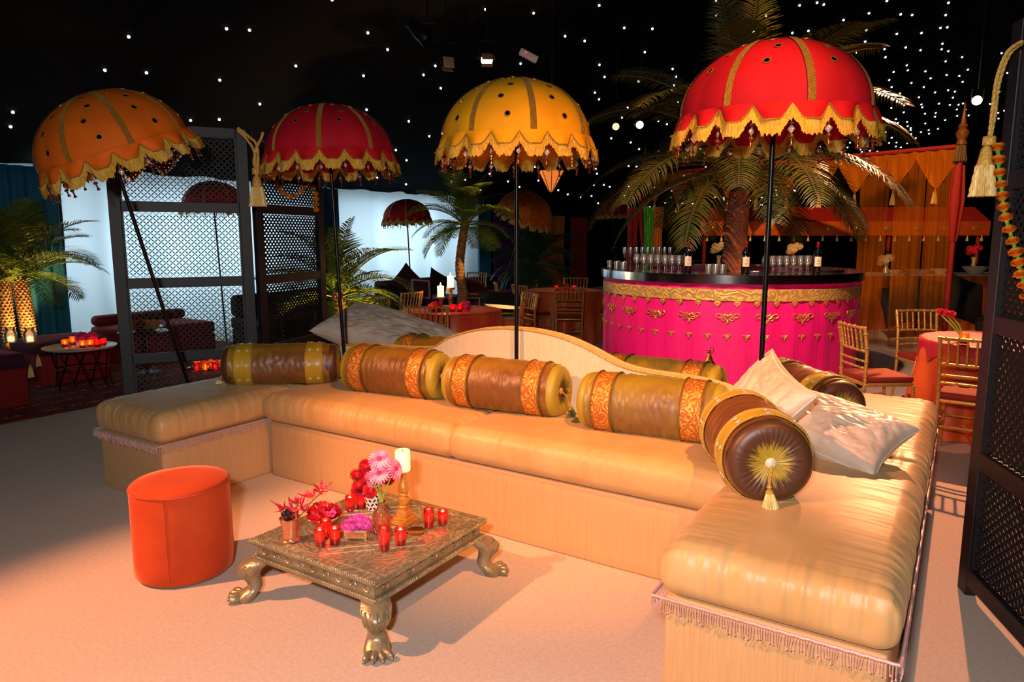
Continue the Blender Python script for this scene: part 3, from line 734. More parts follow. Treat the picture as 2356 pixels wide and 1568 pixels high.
def make_parasol(label, m, rim_m, ndisc=4, pole_top=RZ+DH, a_off=0.2, group='parasols of the sofa island'):
    p = thing('parasol', label, 'parasol', group=group)
    mb = MB(); mb.tube([(0, 0, 0.0), (0, 0, 1.0), (0, 0, RZ+DH-.005)], .0125, 10); obj('pole', mb, BLACKM, p)
    mb = MB(); mb.lathe([(0, 0), (.13, 0), (.14, .012), (.05, .022), (.02, .05), (.0125, .05)], 20); obj('foot', mb, BLACKM, p)
    mb = MB(); mb.lathe([(.0125, RZ+.02), (.028, RZ+.02), (.028, RZ+.05), (.0125, RZ+.05)], 12); obj('runner', mb, BLACKM, p)
    mb = MB()
    def fn(a_, t):
        a = 2*pi*a_; r, z = dome(max(.001, t*pi/2), a); return (r*cos(a), r*sin(a), z)
    mb.grid(96, 18, fn, wrap=True); obj('canopy', mb, m, p, angle=180)
    mb = MB()
    def fv(a_, t):
        a = 2*pi*a_; h = hem(a)*t; r = RR_+0.004+(.014+ruf(a))*t**.8+.012*t*nz(cos(a)*3, sin(a)*3, 4); return (r*cos(a), r*sin(a), RZ+.004-h)
    mb.grid(NS*16, 5, fv, wrap=True); val = obj('valance', mb, rim_m, p, angle=180)
    fr = MB(); nf = NS*40; rf = random.Random(5); jit = [rf.uniform(.86, 1.12) for _ in range(nf)]
    def ff(a_, t):
        k = int(round(a_*nf)) % nf; a = 2*pi*a_; h = hem(a)
        z = RZ+.010-h-.066*t*(jit[k] if t > .9 else 1)
        r = RR_+.021+ruf(a)*(1-.35*t)+.014*t+.012*nz(cos(a)*3, sin(a)*3, 4)+(.0022 if k % 2 else -.0022)*(0.3+t)
        return (r*cos(a+.01*t*sin(NS*a*2)), r*sin(a+.01*t*sin(NS*a*2)), z)
    fr.grid(nf, 4, ff, wrap=True); fo = obj('fringe', fr, FRINGE, p, angle=180)
    br = MB(); br.tube([((RR_+.023+ruf(2*pi*k/(NS*12)))*cos(2*pi*k/(NS*12)), (RR_+.023+ruf(2*pi*k/(NS*12)))*sin(2*pi*k/(NS*12)), RZ+.008-hem(2*pi*k/(NS*12))) for k in range(NS*12)], .0042, 5, closed=True); obj('fringe_braid', br, GLITTER, p)
    rib = MB(); pts = [(RR_*sin(t*pi/2/8)*.985, 0, RZ+DH*cos(t*pi/2/8)-.012) for t in range(0, 9)]; rib.tube(pts, .004, 5); rib.tube([(.02, 0, RZ+.035), (.3, 0, RZ+.235)], .0035, 5); rib_me = rib.mesh('rib', BLACKM)
    tr = MB()
    def ft(s_, t):
        ph = .06+(pi/2-.06)*t; x = (s_-.5)*.034; r = RR_*sin(ph)*1.005+.003; return (r, x, RZ+.003+DH*cos(ph))
    tr.grid(3, 22, ft); tr_me = tr.mesh('trim_ribbon', GLITTER, True, 180)
    for k in range(8):
        a = 2*pi*k/8+a_off*0
        put('rib', rib_me, p, rot=(0, 0, a)); put('trim_ribbon', tr_me, p, rot=(0, 0, a))
        am = a+pi/8
        for j, ph in enumerate((.45, .72, 1.0, 1.32, .22)[:ndisc]):
            am2 = am+(.07 if j % 2 else -.05)
            r, z = dome(ph, am2); nrm = Vector((cos(am2)*sin(ph)/RR_, sin(am2)*sin(ph)/RR_, cos(ph)/DH)).normalized()
            q = nrm.to_track_quat('Z', 'Y'); d = put('mirror_disc', disc_me, p, Vector((r*cos(am2), r*sin(am2), z))+nrm*.001, q)
            put('disc_rim', rim_me, d)
    for k in range(NS):
        a = 2*pi*k/NS; r = RR_+.004; rr = random.Random(k)
        q = put('bead_drop', bead_a, p, (r*cos(a), r*sin(a), RZ-.052-rr.uniform(0, .012)), (rr.uniform(-.1, .1), rr.uniform(-.1, .1), rr.uniform(0, 3)))
        put('bead_disc', bead_b, q); put('bead_tip', bead_c, q)
    return p
def place(p, base, lean=None, rz=0.0):
    p.location = base
    if lean is not None:
        q = Vector(lean).to_track_quat('Z', 'Y'); p.rotation_mode = 'QUATERNION'; p.rotation_quaternion = q @ Quaternion((0, 0, 1), rz)
    else: p.rotation_euler = (0, 0, rz)
RED = fabric('red_parasol_cloth', '#a4081e', '#96071a'); REDR = fabric('red_valance_cloth', '#b00814', '#a00712')
YEL = fabric('yellow_parasol_cloth', '#d99a0a', '#cc8c08'); YELR = fabric('yellow_valance_cloth', '#df9a08', '#d08c06')
ORA = fabric('orange_parasol_cloth', '#c8600a', '#bc5608'); ORAR = fabric('orange_valance_cloth', '#d2600c', '#c6560a')
pv = 3.632
par_red = make_parasol('scarlet parasol with gold fringe at the right end of the sofa back', RED, REDR, 3)
place(par_red, W(-0.825, pv), (-0.005, -0.01, 1), 0.45)
par_yel = make_parasol('golden yellow parasol with gold fringe over the middle of the sofa', YEL, YELR, 5)
place(par_yel, W(-2.29, pv), (0, 0.0, 1), 0.2)
par_red2 = dup(par_red, 'crimson parasol with gold fringe at the left end of the sofa back', W(-3.76, pv))
place(par_red2, W(-3.75, pv), (-0.035, 0.0, 1), 0.1)
for c in par_red2.children:
    pass
par_ora = make_parasol('orange parasol leaning to the left in front of the lattice screen', ORA, ORAR, 4)
ob = W(-4.72, 3.12); par_ora.scale = (1.03,)*3
ot = min((at(208, 205, 3.6+.01*i) for i in range(180)), key=lambda q: abs((q-ob).length-2.58))
place(par_ora, ob, (ot-ob), 0.3)
ax = par_ora.rotation_quaternion.inverted() @ Vector((0, 1, 0))       # the canopy is tipped further over than its pole
Mt = T(0, 0, RZ+.2) @ Matrix.Rotation(-0.17, 4, ax) @ T(0, 0, -RZ-.2)
for c in par_ora.children:
    if c.name.split('.')[0] not in ('pole', 'foot'): c.matrix_basis = Mt @ c.matrix_basis
far1 = dup(par_red2, 'small far red parasol standing before the white tent wall', (0, 0, 0), group='far parasols'); p_ = at(946, 510, 13.4); place(far1, (p_.x, p_.y, -0.22), None, 0.5)
far2 = dup(par_ora, 'far orange parasol half hidden behind the uplit palm', (0, 0, 0), group='far parasols'); p_ = at(1142, 500, 12.0); place(far2, (p_.x-.15, p_.y, -0.15), (0.30, -0.1, 1), 0.5)
far3 = dup(par_red2, 'dim far red parasol in the dark left of the bar', (0, 0, 0), group='far parasols'); p_ = at(1420, 500, 17.5); place(far3, (p_.x, p_.y, 0.0), None, 0.5)
far4 = dup(par_red2, 'dark red parasol seen through the lattice screen', (0, 0, 0), group='far parasols'); p_ = at(503, 470, 10.6); place(far4, (p_.x, p_.y, -0.1), None, 0.9)

# ------------------------------------------------------------------ lattice screens
SW, SH, PW = 1.03, 2.464, 0.085
def lattice_mesh(w_, h_, p, th_=0.012):
    t, wd, n_ = .41*p, .12*p, .175*p
    inner = []
    for k in range(4):
        c, s_ = cos(k*pi/2), sin(k*pi/2)
        for (x, y) in ((t, -wd), (t, wd), (n_, n_)): inner.append((x*c-y*s_, x*s_+y*c))
    outer = []
    for k in range(4):
        c, s_ = cos(k*pi/2), sin(k*pi/2)
        for (x, y) in ((p/2, 0), (p/4, p/4)): outer.append((x*c-y*s_, x*s_+y*c))
    vs_ = []; fs_ = []
    def cell(cx, cz):
        o = len(vs_)
        for y in (-th_/2, th_/2):
            vs_.extend([(cx+x, y, cz+z) for x, z in outer]); vs_.extend([(cx+x, y, cz+z) for x, z in inner])
        m = 20
        for k in range(4):
            c1, m1, c2 = 2*k, 2*k+1, (2*k+2) % 8
            a0, a1, b_, d = 8+3*k, 8+3*k+1, 8+3*k+2, 8+(3*k+3) % 12
            for q in ((c1, a1, a0), (c1, m1, b_, a1), (m1, c2, d, b_)):
                fs_.append(tuple(o+i for i in reversed(q))); fs_.append(tuple(o+m+i for i in q))
        for k in range(12):
            a, b_ = 8+k, 8+(k+1) % 12; fs_.append((o+a, o+b_, o+m+b_, o+m+a))
    nx, nzz = int(w_/p), int(h_/p); px, pz = w_/nx, h_/nzz
    for j in range(nzz):
        for i in range(nx): cell((i+.5)*p, (j+.5)*p)
    for j in range(nzz-1):
        for i in range(nx-1): cell((i+1)*p, (j+1)*p)
    mb = MB(); mb.v = [(x*px/p, y, z*pz/p) for x, y, z in vs_]; mb.f = fs_; return mb
PO = SW-2*PW; rails = [(SH-.075, SH), (1.79, 1.87), (1.19, 1.27), (.585, .665), (.05, .13)]
LATM = lattice_mesh(PO, 0.525, .0475).mesh('lattice_panel', LATT, False)
pm = MB(); pm.rbox((0, 0, SH/2), (PW, .045, SH), .004, 1); post_me = pm.mesh('post', SCREEN, False)
pm = MB(); pm.rbox((0, 0, 0), (PO, .04, .08), .004, 1); rail_me = pm.mesh('rail', SCREEN, False)
pm = MB(); pm.box((0, 0, 0), (.012, .03, .53)); bead_s = pm.mesh('glazing_bead', SCREEN, False)
def lattice_screen(label, base, d, group='black lattice folding screens'):
    s_ = thing('lattice_screen', label, 'screen', base, atan2(d[1], d[0]), group)
    put('post', post_me, s_, (PW/2, 0, 0)); put('post', post_me, s_, (SW-PW/2, 0, 0))
    for a, b in rails: put('rail', rail_me, s_, (SW/2, 0, (a+b)/2), scale=(1, 1, (b-a)/.08))
    for k in range(4):
        z0, z1 = rails[k+1][1], rails[k][0]
        put('lattice_panel', LATM, s_, (PW, 0.004, z0), scale=(1, 1, (z1-z0)/.525))
        for x in (PW+.006, SW-PW-.006): put('glazing_bead', bead_s, s_, (x, 0, (z0+z1)/2))
    return s_
sA = Vector((-3.11, 5.518, 0)); dA = Vector((sin(1.1346), cos(1.1346), 0)); sB = sA+dA*(SW+.03); dB = Vector((.29, .957, 0))
lattice_screen('tall black lattice screen leaf standing behind the left sofa wing', sA, dA)
lattice_screen('black lattice screen leaf turned away, next to the crimson parasol', sB, dB)
sR = fl(2214, 1349); sR2 = fl(2356, 1478, 0.05); dR = (sR2-Vector((sR.x, sR.y, 0.05))); dR.z = 0; dR.normalize()
lattice_screen('black lattice screen leaf at the right edge of the view', sR, dR)
# ------------------------------------------------------------------ tassels and garlands
def rope(mb, pts, r, turns_per_m=45, strands=3, n=None):
    pts = spline([tuple(p) for p in pts], 12); P = [Vector(p) for p in pts]; acc = 0; L_ = [0]
    for i in range(1, len(P)): acc += (P[i]-P[i-1]).length; L_.append(acc)
    for k in range(strands):
        q = []
        for i, p in enumerate(P):
            t = (P[min(i+1, len(P)-1)]-P[max(0, i-1)]).normalized(); a = t.orthogonal().normalized() if abs(t.x) > .9 else t.cross(Vector((1, 0, 0))).normalized(); b = t.cross(a)
            an = 2*pi*(L_[i]*turns_per_m/3+k/strands); q.append(p+(a*cos(an)+b*sin(an))*r*.55)
        mb.tube(q, r*.62, 6)
def tie_tassel(label, loops, knot, skirt_top, ln, r, seed, seg=14):
    t = thing('tieback_tassel', label, 'tassel', knot, group='gold rope tassels on the screens')
    kx = Vector(knot)
    mb = MB()
    for lp in loops: rope(mb, [Vector(p)-kx for p in lp], r*.16)
    obj('rope', mb, ROPE, t)
    mb = MB(); mb.ball((0, 0, 0), (r*.42, r*.42, r*.5), 12, 8)
    for k in range(5): mb.tube([(r*.45*cos(a), r*.45*sin(a), r*.35*sin(a*2+k)) for a in [2*pi*i/20 for i in range(20)]], r*.10, 5, closed=True)
    obj('knot', mb, ROPE, t)
    off = Vector(skirt_top)-kx
    hm = MB(); hm.lathe([(0, 0.0), (r*.25, 0), (r*.45, -ln*.06), (r*.62, -ln*.28), (r*.70, -ln*.36), (r*.72, -ln*.40), (0, -ln*.40)], 20); obj('tassel_head', hm, ROPE, t, off)
    hm = MB()
    hm.tube([(off.x*k/6, off.y*k/6, off.z*k/6) for k in range(7)], r*.2, 8); obj('neck', hm, ROPE, t)
    sm = MB(); rr = random.Random(seed)
    sm.lathe([(r*.68, -ln*.38), (r*.8, -ln*.6), (r*.95, -ln*.97), (0, -ln*.97)], 20)
    for k in range(90):
        a = 2*pi*k/90+rr.uniform(-.02, .02); j = rr.uniform(.93, 1.07); pts = []
        for i in range(9):
            f = i/8; rad = r*(.68+.36*f)*j; wob = .05*r*sin(i*2.4+k)
            pts.append(((rad+wob)*cos(a), (rad+wob)*sin(a), -ln*(.38+.62*f*rr.uniform(.985, 1.01)) ))
        sm.tube(pts, r*.05, 4)
    obj('skirt', sm, TASSELY, t, off); return t
dp = 2.86
tie_tassel('big gold rope tassel hanging from the right lattice screen', [[at(2352, 95, dp), at(2318, 120, dp), at(2294, 180, dp), at(2284, 250, dp-.01), at(2276, 318, dp)], [at(2352, 99, dp+.02), at(2322, 126, dp+.02), at(2299, 190, dp+.02), at(2290, 255, dp), at(2279, 318, dp)]], at(2276, 324, dp), at(2270, 336, dp), 0.195, 0.042, 1)
dp = 5.35
tie_tassel('gold rope tassel hanging where the two left screen leaves meet', [[at(547, 294, dp), at(570, 312, dp), at(590, 332, dp), at(594, 370, dp), at(591, 392, dp)], [at(547, 298, dp+.02), at(568, 320, dp+.02), at(584, 345, dp), at(588, 375, dp), at(590, 392, dp)], [at(605, 304, dp), at(600, 320, dp), at(590, 340, dp), at(584, 372, dp+.02), at(590, 392, dp)]], at(590, 394, dp), at(590, 404, dp), 0.225, 0.058, 2)
MARI = mat('marigold_orange', '#e07c0c', 0.7, col2='#f09a18', nscale=60, sheen=0.2); GRN = mat('stem_green', '#3f9a2a', 0.6)
def petal_ball(n, r, pl, pw, flat=1.0, seed=1, curl=.3, hemi=False):
    rr = random.Random(seed); mb = MB(); mb.ball((0, 0, 0), (r*.75, r*.75, r*.75*flat), 10, 6)
    for k in range(n):
        f = (k+.5)/n; z = (1-2*f) if not hemi else (1-1.15*f)
        s_ = sqrt(max(0, 1-z*z)); a = k*2.39996
        d = Vector((s_*cos(a), s_*sin(a), z*flat)).normalized(); c = Vector((s_*cos(a), s_*sin(a), z*flat))*r*.7
        t = d.orthogonal().normalized(); t = Quaternion(d, rr.uniform(0, 6.28)) @ t if n > 9999 else d.cross(Vector((0, 0, 1))).normalized() if abs(d.z) < .95 else t
        up = t.cross(d)
        tip = c+d*pl*rr.uniform(.8, 1.15)+up*curl*pl*.5
        m_ = c+d*pl*.55
        mb.add([c-t*pw*.3, c+t*pw*.3, m_+t*pw*.5+up*pl*.1, m_-t*pw*.5+up*pl*.1, tip+t*pw*.28, tip-t*pw*.28], [(0, 1, 2, 3), (3, 2, 4, 5)])
    return mb
mari_me = petal_ball(110, .019, .013, .014, .5, 4).mesh('marigold', MARI)
gm = MB(); gm.lathe([(0, 0), (.006, 0), (.0075, .012), (.006, .026), (0, .026)], 8); gst_me = gm.mesh('flower_stem', GRN)
def garland(label, pts, scale=1.0, stems=True):
    g = thing('marigold_garland', label, 'garland', pts[0], group='marigold garlands'); o = Vector(pts[0])
    rr = random.Random(9)
    st = MB(); st.tube([Vector(p)-o for p in pts], .002, 5); obj('thread', st, GRN, g)
    for i, p in enumerate(pts):
        p = Vector(p)-o; d = (Vector(pts[min(i+1, len(pts)-1)])-Vector(pts[max(i-1, 0)])).normalized()
        put('marigold', mari_me, g, p, (-d).to_track_quat('Z', 'Y') @ Quaternion((0, 0, 1), rr.uniform(0, 6)), scale*rr.uniform(.92, 1.1))
        if stems and i < len(pts)-1: put('flower_stem', gst_me, g, p+d*.008, d.to_track_quat('Z', 'Y'), scale)
    return g
dp = 2.83
gp = [(2296, 338), (2297, 367), (2299, 397), (2303, 424), (2306, 450), (2309, 476), (2314, 500), (2322, 527), (2330, 554), (2338, 580), (2344, 604), (2350, 630), (2357, 655), (2364, 680)]
garland('orange marigold garland hanging on the right lattice screen', [at(x, y, dp-.003*i) for i, (x, y) in enumerate(gp)], 1.0)
dp = 6.1
gl = [(636, 420), (642, 432), (650, 442), (660, 449), (670, 452), (682, 449), (692, 440), (700, 430), (712, 424), (722, 432), (726, 446), (727, 458), (728, 470), (728, 482)]
garland('orange marigold swag on the turned lattice leaf under the crimson parasol', [at(x, y, dp+.02*i) for i, (x, y) in enumerate(gl)], 1.0, False)
# ------------------------------------------------------------------ things on the low table
ZT = TZ+0.003
COPPER = mat('polished_copper', '#e09a70', 0.22, 0.75); BRASSB = mat('pale_brass', '#d8be88', 0.35, 0.4)
REDG = clear_glass('red_glass', (0.95, 0.06, 0.05), dens=0.07, glow=.26); AMBG = clear_glass('amber_red_glass', (1.0, 0.52, 0.36), dens=0.10, glow=.22); ORG = clear_glass('orange_glass', (1.0, 0.42, 0.10), dens=0.06, glow=.4)
REDSOL = mat('red_glass_base', '#8a0a10', 0.12, spec=0.8, coat=0.5)
WAXM = mat('tealight_wax', '#f5a58a', 0.5, sub=0.3); FLAME = mat('flame', '#ffd890', 0.5, emit=30.0, emitcol='#ffd080')
CANDLE = mat('ivory_candle', '#fff2d0', 0.5, sub=0.5, emit=0.45, emitcol='#ffe2b0')
def votive(label, loc, r, h, group, lit=0.25, glass=None, solid=None):
    v = thing('votive_candle', label, 'candle', loc, group=group)
    mb = MB(); n = 20
    mb.lathe([(r*.86, h*.28), (r*.98, h*.5), (r*1.03, h*.7), (r*.98, h*.88), (r*.92, h*.95), (r*.95, h), (r*.9, h), (r*.87, h*.94), (r*.93, h*.7), (r*.8, h*.3)], n); obj('glass_cup', mb, glass or REDG, v)
    mb = MB(); mb.lathe([(0, 0), (r*.86, 0), (r*.92, h*.05), (r*.84, h*.12), (r*.90, h*.18), (r*.86, h*.28), (0, h*.26)], n); obj('glass_foot', mb, solid or REDSOL, v)
    mb = MB(); mb.lathe([(0, h*.28), (r*.72, h*.28), (r*.72, h*.42), (r*.5, h*.43), (0, h*.42)], 14); obj('wax', mb, WAXM, v)
    mb = MB(); mb.lathe([(0, h*.43), (r*.10, h*.47), (r*.12, h*.52), (r*.05, h*.60), (0, h*.66)], 8); obj('flame', mb, FLAME, v)
    if lit:
        l = point('votive_light', Vector(loc)+Vector((0, 0, h*.62)), lit, (1.0, 0.32, 0.12), .008)
    return v
VT = 'red votive candles on the low table'
vot = [(737, 1254, .0245, .078, 'red votive glass at the front left of the table cluster, near the copper cup'), (771, 1249, .0245, .075, 'red votive glass touching the left side of the gold box'), (750, 1232, .0245, .078, 'red votive glass behind the two front left ones, before the petal bowl'),
       (884, 1264, .0250, .104, 'tall red votive glass standing alone at the front of the table'), (922, 1250, .0250, .072, 'short pinkish red votive glass next to the gold disc'),
       (987, 1211, .0245, .088, 'taller of the two red votives on the right of the table'), (1019, 1204, .0240, .066, 'shorter red votive at the right, farthest from the flowers'),
       (806, 1172, .0245, .070, 'red votive at the back left of the table with its flame showing'), (831, 1168, .0240, .075, 'red votive at the back, against the black and white vase')]
for x, y, r, h, lab in vot: votive(lab, fl(x, y, ZT), r, h, VT, 0.32)
# candlestick
p = fl(930, 1200, ZT); cs = thing('candlestick', 'turned gold candlestick on a stepped square foot', 'candlestick', p, -AL+0.1)
mb = MB(); mb.rbox((0, 0, .009), (.098, .098, .018), .003, 1); mb.rbox((0, 0, .025), (.078, .078, .014), .003, 1); mb.rbox((0, 0, .047), (.056, .056, .03), .004, 1)
mb.prism([(.028*cos(pi/4+k*pi/2), .028*sin(pi/4+k*pi/2)) for k in range(4)], .06, .072); obj('foot', mb, GOLD, cs, smooth=False)
mb = MB(); mb.lathe([(.02, .068), (.026, .078), (.018, .085), (.024, .092), (.026, .105), (.025, .12), (.016, .127), (.022, .133), (.022, .138), (.016, .143), (.023, .15), (.026, .16), (.02, .18), (.013, .205), (.011, .225), (.015, .235), (.018, .24), (.04, .246), (.041, .25), (0, .25)], 24); obj('stem', mb, GOLD, cs)
cn = thing('pillar_candle', 'fat ivory pillar candle glowing on the gold candlestick', 'candle', Vector(p)+Vector((0, 0, .251)))
mb = MB(); mb.lathe([(0, 0), (.0345, 0), (.035, .004), (.035, .092), (.032, .096), (.02, .092), (0, .09)], 28); obj('wax', mb, CANDLE, cn)
mb = MB(); mb.tube([(0, 0, .088), (.001, 0, .1)], .0012, 5); obj('wick', mb, BLACKM, cn)
# copper cup with flame lilies
p = fl(669, 1241, ZT); cu = thing('copper_cup', 'shiny copper cup on the left corner of the low table', 'cup', p)
mb = MB(); mb.lathe([(0, 0), (.040, 0), (.041, .004), (.036, .009), (.034, .014), (.0345, .04), (.040, .085), (.043, .1), (.044, .103), (.0425, .1035), (.0395, .098), (.033, .02), (0, .02)], 32); obj('body', mb, COPPER, cu)
mb = MB(); mb.tube([(.0435*cos(2*pi*k/32), .0435*sin(2*pi*k/32), .102) for k in range(32)], .0022, 5, closed=True); mb.tube([(.0405*cos(2*pi*k/32), .0405*sin(2*pi*k/32), .003) for k in range(32)], .0022, 5, closed=True); obj('rim', mb, COPPER, cu)
LILY = mat('lily_red', '#c01030', 0.5, col2='#d8304a', nscale=30); LILYY = mat('lily_green', '#b8c048', 0.5); DARKF = mat('dark_petal', '#2e0714', 0.6); TWIG = mat('twig', '#8a5c38', 0.7)
def lily(mb, st, c, d, s, seed):
    rr = random.Random(seed); M = T(*c) @ align(d)
    for k in range(6):
        a = 2*pi*k/6+rr.uniform(-.2, .2); el = rr.uniform(.2, .8)
        def fn(s_, t):
            w_ = .30*s*sin(pi*min(1, t*.92+.06))*(1+.15*sin(t*18+k))
            r = s*(t*1.0); z = s*(el*t - .9*t*t*rr_c + .05*sin(t*14))
            return (r*.8, (s_-.5)*w_, z)
        rr_c = rr.uniform(-.7, .3)
        mb.grid(2, 9, fn, M @ R(a, 'Z'))
        st.tube([(0, 0, 0), (s*.4*cos(a+.5), s*.4*sin(a+.5), s*.15), (s*.7*cos(a+.5), s*.7*sin(a+.5), s*.2)], s*.02, 4, M=M)
    st.ball((0, 0, 0), s*.12, 6, 4, M)
lf = thing('flame_lilies', 'red flame lilies and dark petals arranged in the copper cup', 'flowers', Vector(p)+Vector((0, 0, .08)))
o0 = Vector(p)+Vector((0, 0, .08)); pm_ = MB(); sm_ = MB()
for k, (x, y, d, s_) in enumerate([(676, 1178, (0.0, -.5, .9), .05), (655, 1172, (-.6, -.3, .6), .045), (692, 1170, (.6, -.2, .6), .045), (680, 1160, (.2, .1, 1), .05)]):
    lily(pm_, sm_, at(x, y, p.y)-o0, d, s_, k+1)
obj('red_petals', pm_, LILY, lf, angle=180)
dk = MB()
for k in range(16):
    a = k*2.4; dk.ball((.032*cos(a)*((k % 4)+1)/4, .032*sin(a)*((k % 4)+1)/4, .035+.02*((k*7) % 5)/5), (.014, .011, .012), 7, 5)
obj('dark_petals', dk, DARKF, lf)
pm2 = MB()
for k, (x, y, d, s_) in enumerate([(722, 1143, (-.5, -.3, .6), .05), (738, 1128, (.3, -.4, .7), .055)]):
    lily(pm2, sm_, at(x, y, p.y+.02)-o0, d, s_, k+8)
obj('long_lily', pm2, LILY, lf, angle=180); obj('stamens', sm_, LILYY, lf)
tw = MB(); tw.tube([(.02, 0, 0), at(700, 1175, p.y)-o0, at(720, 1150, p.y+.02)-o0, at(738, 1134, p.y+.02)-o0], .003, 5); tw.tube([(-.02, 0, 0), at(640, 1165, p.y)-o0, at(622, 1150, p.y)-o0], .0022, 5); obj('stems', tw, TWIG, lf)
# petal bowl
p = fl(745, 1206, ZT); bw = tag(obj('bowl', MB().lathe([(0, .004), (.03, 0), (.034, .004), (.058, .02), (.076, .042), (.079, .044), (.076, .046), (.055, .026), (0, .01)], 36), mat('striped_bowl', '#c8202a', 0.3, col2='#ecc9a0', nscale=14, ramp=(.52, .56)), loc=p), 'red and cream bowl filled with petals behind the votives', 'bowl')
pt = thing('rose_petals', 'heap of red rose petals in the bowl with a few cream ones', 'petals', Vector(p)+Vector((0, 0, .03)))
rr = random.Random(12)
def petal_me(m, nm):
    mb = MB(); mb.grid(4, 4, lambda s_, t: ((s_-.5)*.04*(.4+.9*sin(pi*(t*.8+.1))), (t-.5)*.042, .012*((2*s_-1)**2+(2*t-1)**2)+.003*sin(s_*7))); return mb.mesh(nm, m, True, 180)
prm = petal_me(mat('rose_red', '#b80c18', 0.55, col2='#d01828', nscale=30), 'petal'); pcm = petal_me(mat('rose_cream', '#ecc07a', 0.55), 'petal'); ppm = petal_me(mat('rose_pink', '#d0408a', 0.55), 'petal')
for k in range(34):
    a = rr.uniform(0, 6.28); rad = .058*sqrt(rr.random()); z = .012+.03*(1-(rad/.06)**2)+rr.uniform(0, .014)
    put('petal', (pcm if k % 9 == 0 else ppm if k % 11 == 3 else prm), pt, (rad*cos(a), rad*sin(a), z), (rr.uniform(-.7, .7), rr.uniform(-.7, .7), rr.uniform(0, 6)))
# gold box with chrysanthemums
p = fl(822, 1238, ZT); gb = thing('gold_box', 'small gold filigree box on tiny feet holding pink flowers', 'box', p, -0.05)
mb = MB(); mb.rbox((0, 0, .03), (.098, .06, .036), .002, 1); obj('body', mb, BRASSB, gb, smooth=False)
mb = MB()
for k in range(-5, 6):
    for sg in (-1, 1):
        mb.tube([(k*.0075-sg*.012, -.0315, .018), (k*.0075+sg*.012, -.0315, .042)], .0009, 4)
obj('filigree', mb, GOLDB, gb)
fm = MB(); fm.tube([(0, 0, 0), (0, 0, .012)], .003, 6); fm.ball((0, 0, .002), .0045, 6, 4); fme = fm.mesh('foot', BRASSB)
for sx in (-1, 1):
    for sy in (-1, 1): put('foot', fme, gb, (sx*.043, sy*.024, 0))
mb = MB(); mb.rbox((0, .034, .07), (.098, .004, .05), .001, 1, R(-.35, 'X')); obj('lid', mb, BRASSB, gb, smooth=False)
PINKM = mat('mum_pink', '#d83cae', 0.55, col2='#ea74c8', nscale=50); MUM = petal_ball(150, .022, .013, .0065, .85, 3, .2).mesh('chrysanthemum', PINKM)
for k, (dx, dy, dz) in enumerate([(-.04, -.012, .066), (-.012, -.02, .064), (.018, -.016, .068), (.042, -.012, .062), (-.026, .012, .078), (.004, .012, .082), (.034, .01, .076)]):
    tag(put('chrysanthemum', MUM, None, Vector(p)+Vector((dx, dy, dz)), (k, k*.7, k*1.3)), 'pink chrysanthemum in the gold box, ' + ['front row, far left', 'front row, second from left', 'front row, third from left', 'front row, far right', 'back row, left', 'back row, middle', 'back row, right'][k], 'flower', 'pink chrysanthemums in the box')
# amber bottle with gerberas
p = fl(879, 1224, ZT); bo = thing('bottle_vase', 'orange red glass bottle with diamond facets holding gerberas', 'vase', p)
mb = MB(); mb.lathe([(0, 0), (.036, 0), (.039, .006), (.039, .085), (.036, .1), (.022, .112), (.015, .12), (.014, .14), (.019, .144), (.02, .148), (.016, .148)], 28); obj('body', mb, AMBG, bo)
mb = MB()
for k in range(12):
    for sg in (-1, 1):
        pts = [(.0395*cos(2*pi*k/12+sg*t*1.3), .0395*sin(2*pi*k/12+sg*t*1.3), .012+.072*t) for t in [i/10 for i in range(11)]]; mb.tube(pts, .0011, 4)
obj('facets', mb, mat('amber_facets', '#c8542c', .25, spec=.8), bo)
GERB = mat('gerbera_pink', '#e85a92', 0.5, col2='#f6a8c4', nscale=22, ramp=(.4, .6)); GERC = mat('gerbera_heart', '#c03058', 0.7); GSTEM = mat('gerbera_stem', '#8fae3c', 0.5)
def gerbera_parts():
    pm = MB()
    for ring_, (n, r1, z0, tl) in enumerate(((22, .052, 0, .10), (18, .044, .003, .22))):
        for k in range(n):
            a = 2*pi*k/n+ring_*.14
            pm.grid(2, 5, lambda s_, t: (.01+(r1-.01)*t, (s_-.5)*.0082*(.5+.8*sin(pi*(t*.75+.12))), z0+tl*.05*t-.012*t*t+.002*abs(2*s_-1)), R(a, 'Z'))
    hm = MB(); hm.lathe([(0, .008), (.006, .009), (.012, .006), (.014, .001), (.008, -.004), (.004, -.012)], 14)
    return pm.mesh('petals', GERB, True, 180), hm.mesh('heart', GERC)
gpm, ghm = gerbera_parts()
for k, (x, y, d, sc, lab) in enumerate([(873, 1056, (.0, -.62, .62), 1.0, 'pale pink gerbera at the top of the bouquet, facing the viewer'), (872, 1090, (-.05, -.55, .75), .98, 'deep pink gerbera below the top bloom'), (910, 1078, (.75, -.35, .35), .95, 'pink gerbera turned to the right towards the candle'), (850, 1104, (-.65, .1, -.25), .75, 'drooping pale gerbera seen from behind at the left')]):
    dy = (-.01, -.03, .0, -.02)[k]
    c = at(x, y, p.y+dy); g = thing('gerbera', lab, 'flower', c, group='gerberas in the bottle'); q = Vector(d).to_track_quat('Z', 'Y')
    put('petals', gpm, g, rot=q, scale=sc); put('heart', ghm, g, rot=q, scale=sc)
    b0 = Vector((p.x+.008*(k-1.5), p.y, ZT+.03)); nk = Vector((p.x+.004*(k-1.5), p.y, ZT+.14))
    st = MB(); pts = spline([tuple(b0-c), tuple(nk-c), tuple((nk+c)/2-c+Vector((0, 0, .015))), tuple(-Vector(d).normalized()*.008)], 5); st.tube(pts, .0034, 6); obj('stem', st, GSTEM, g)
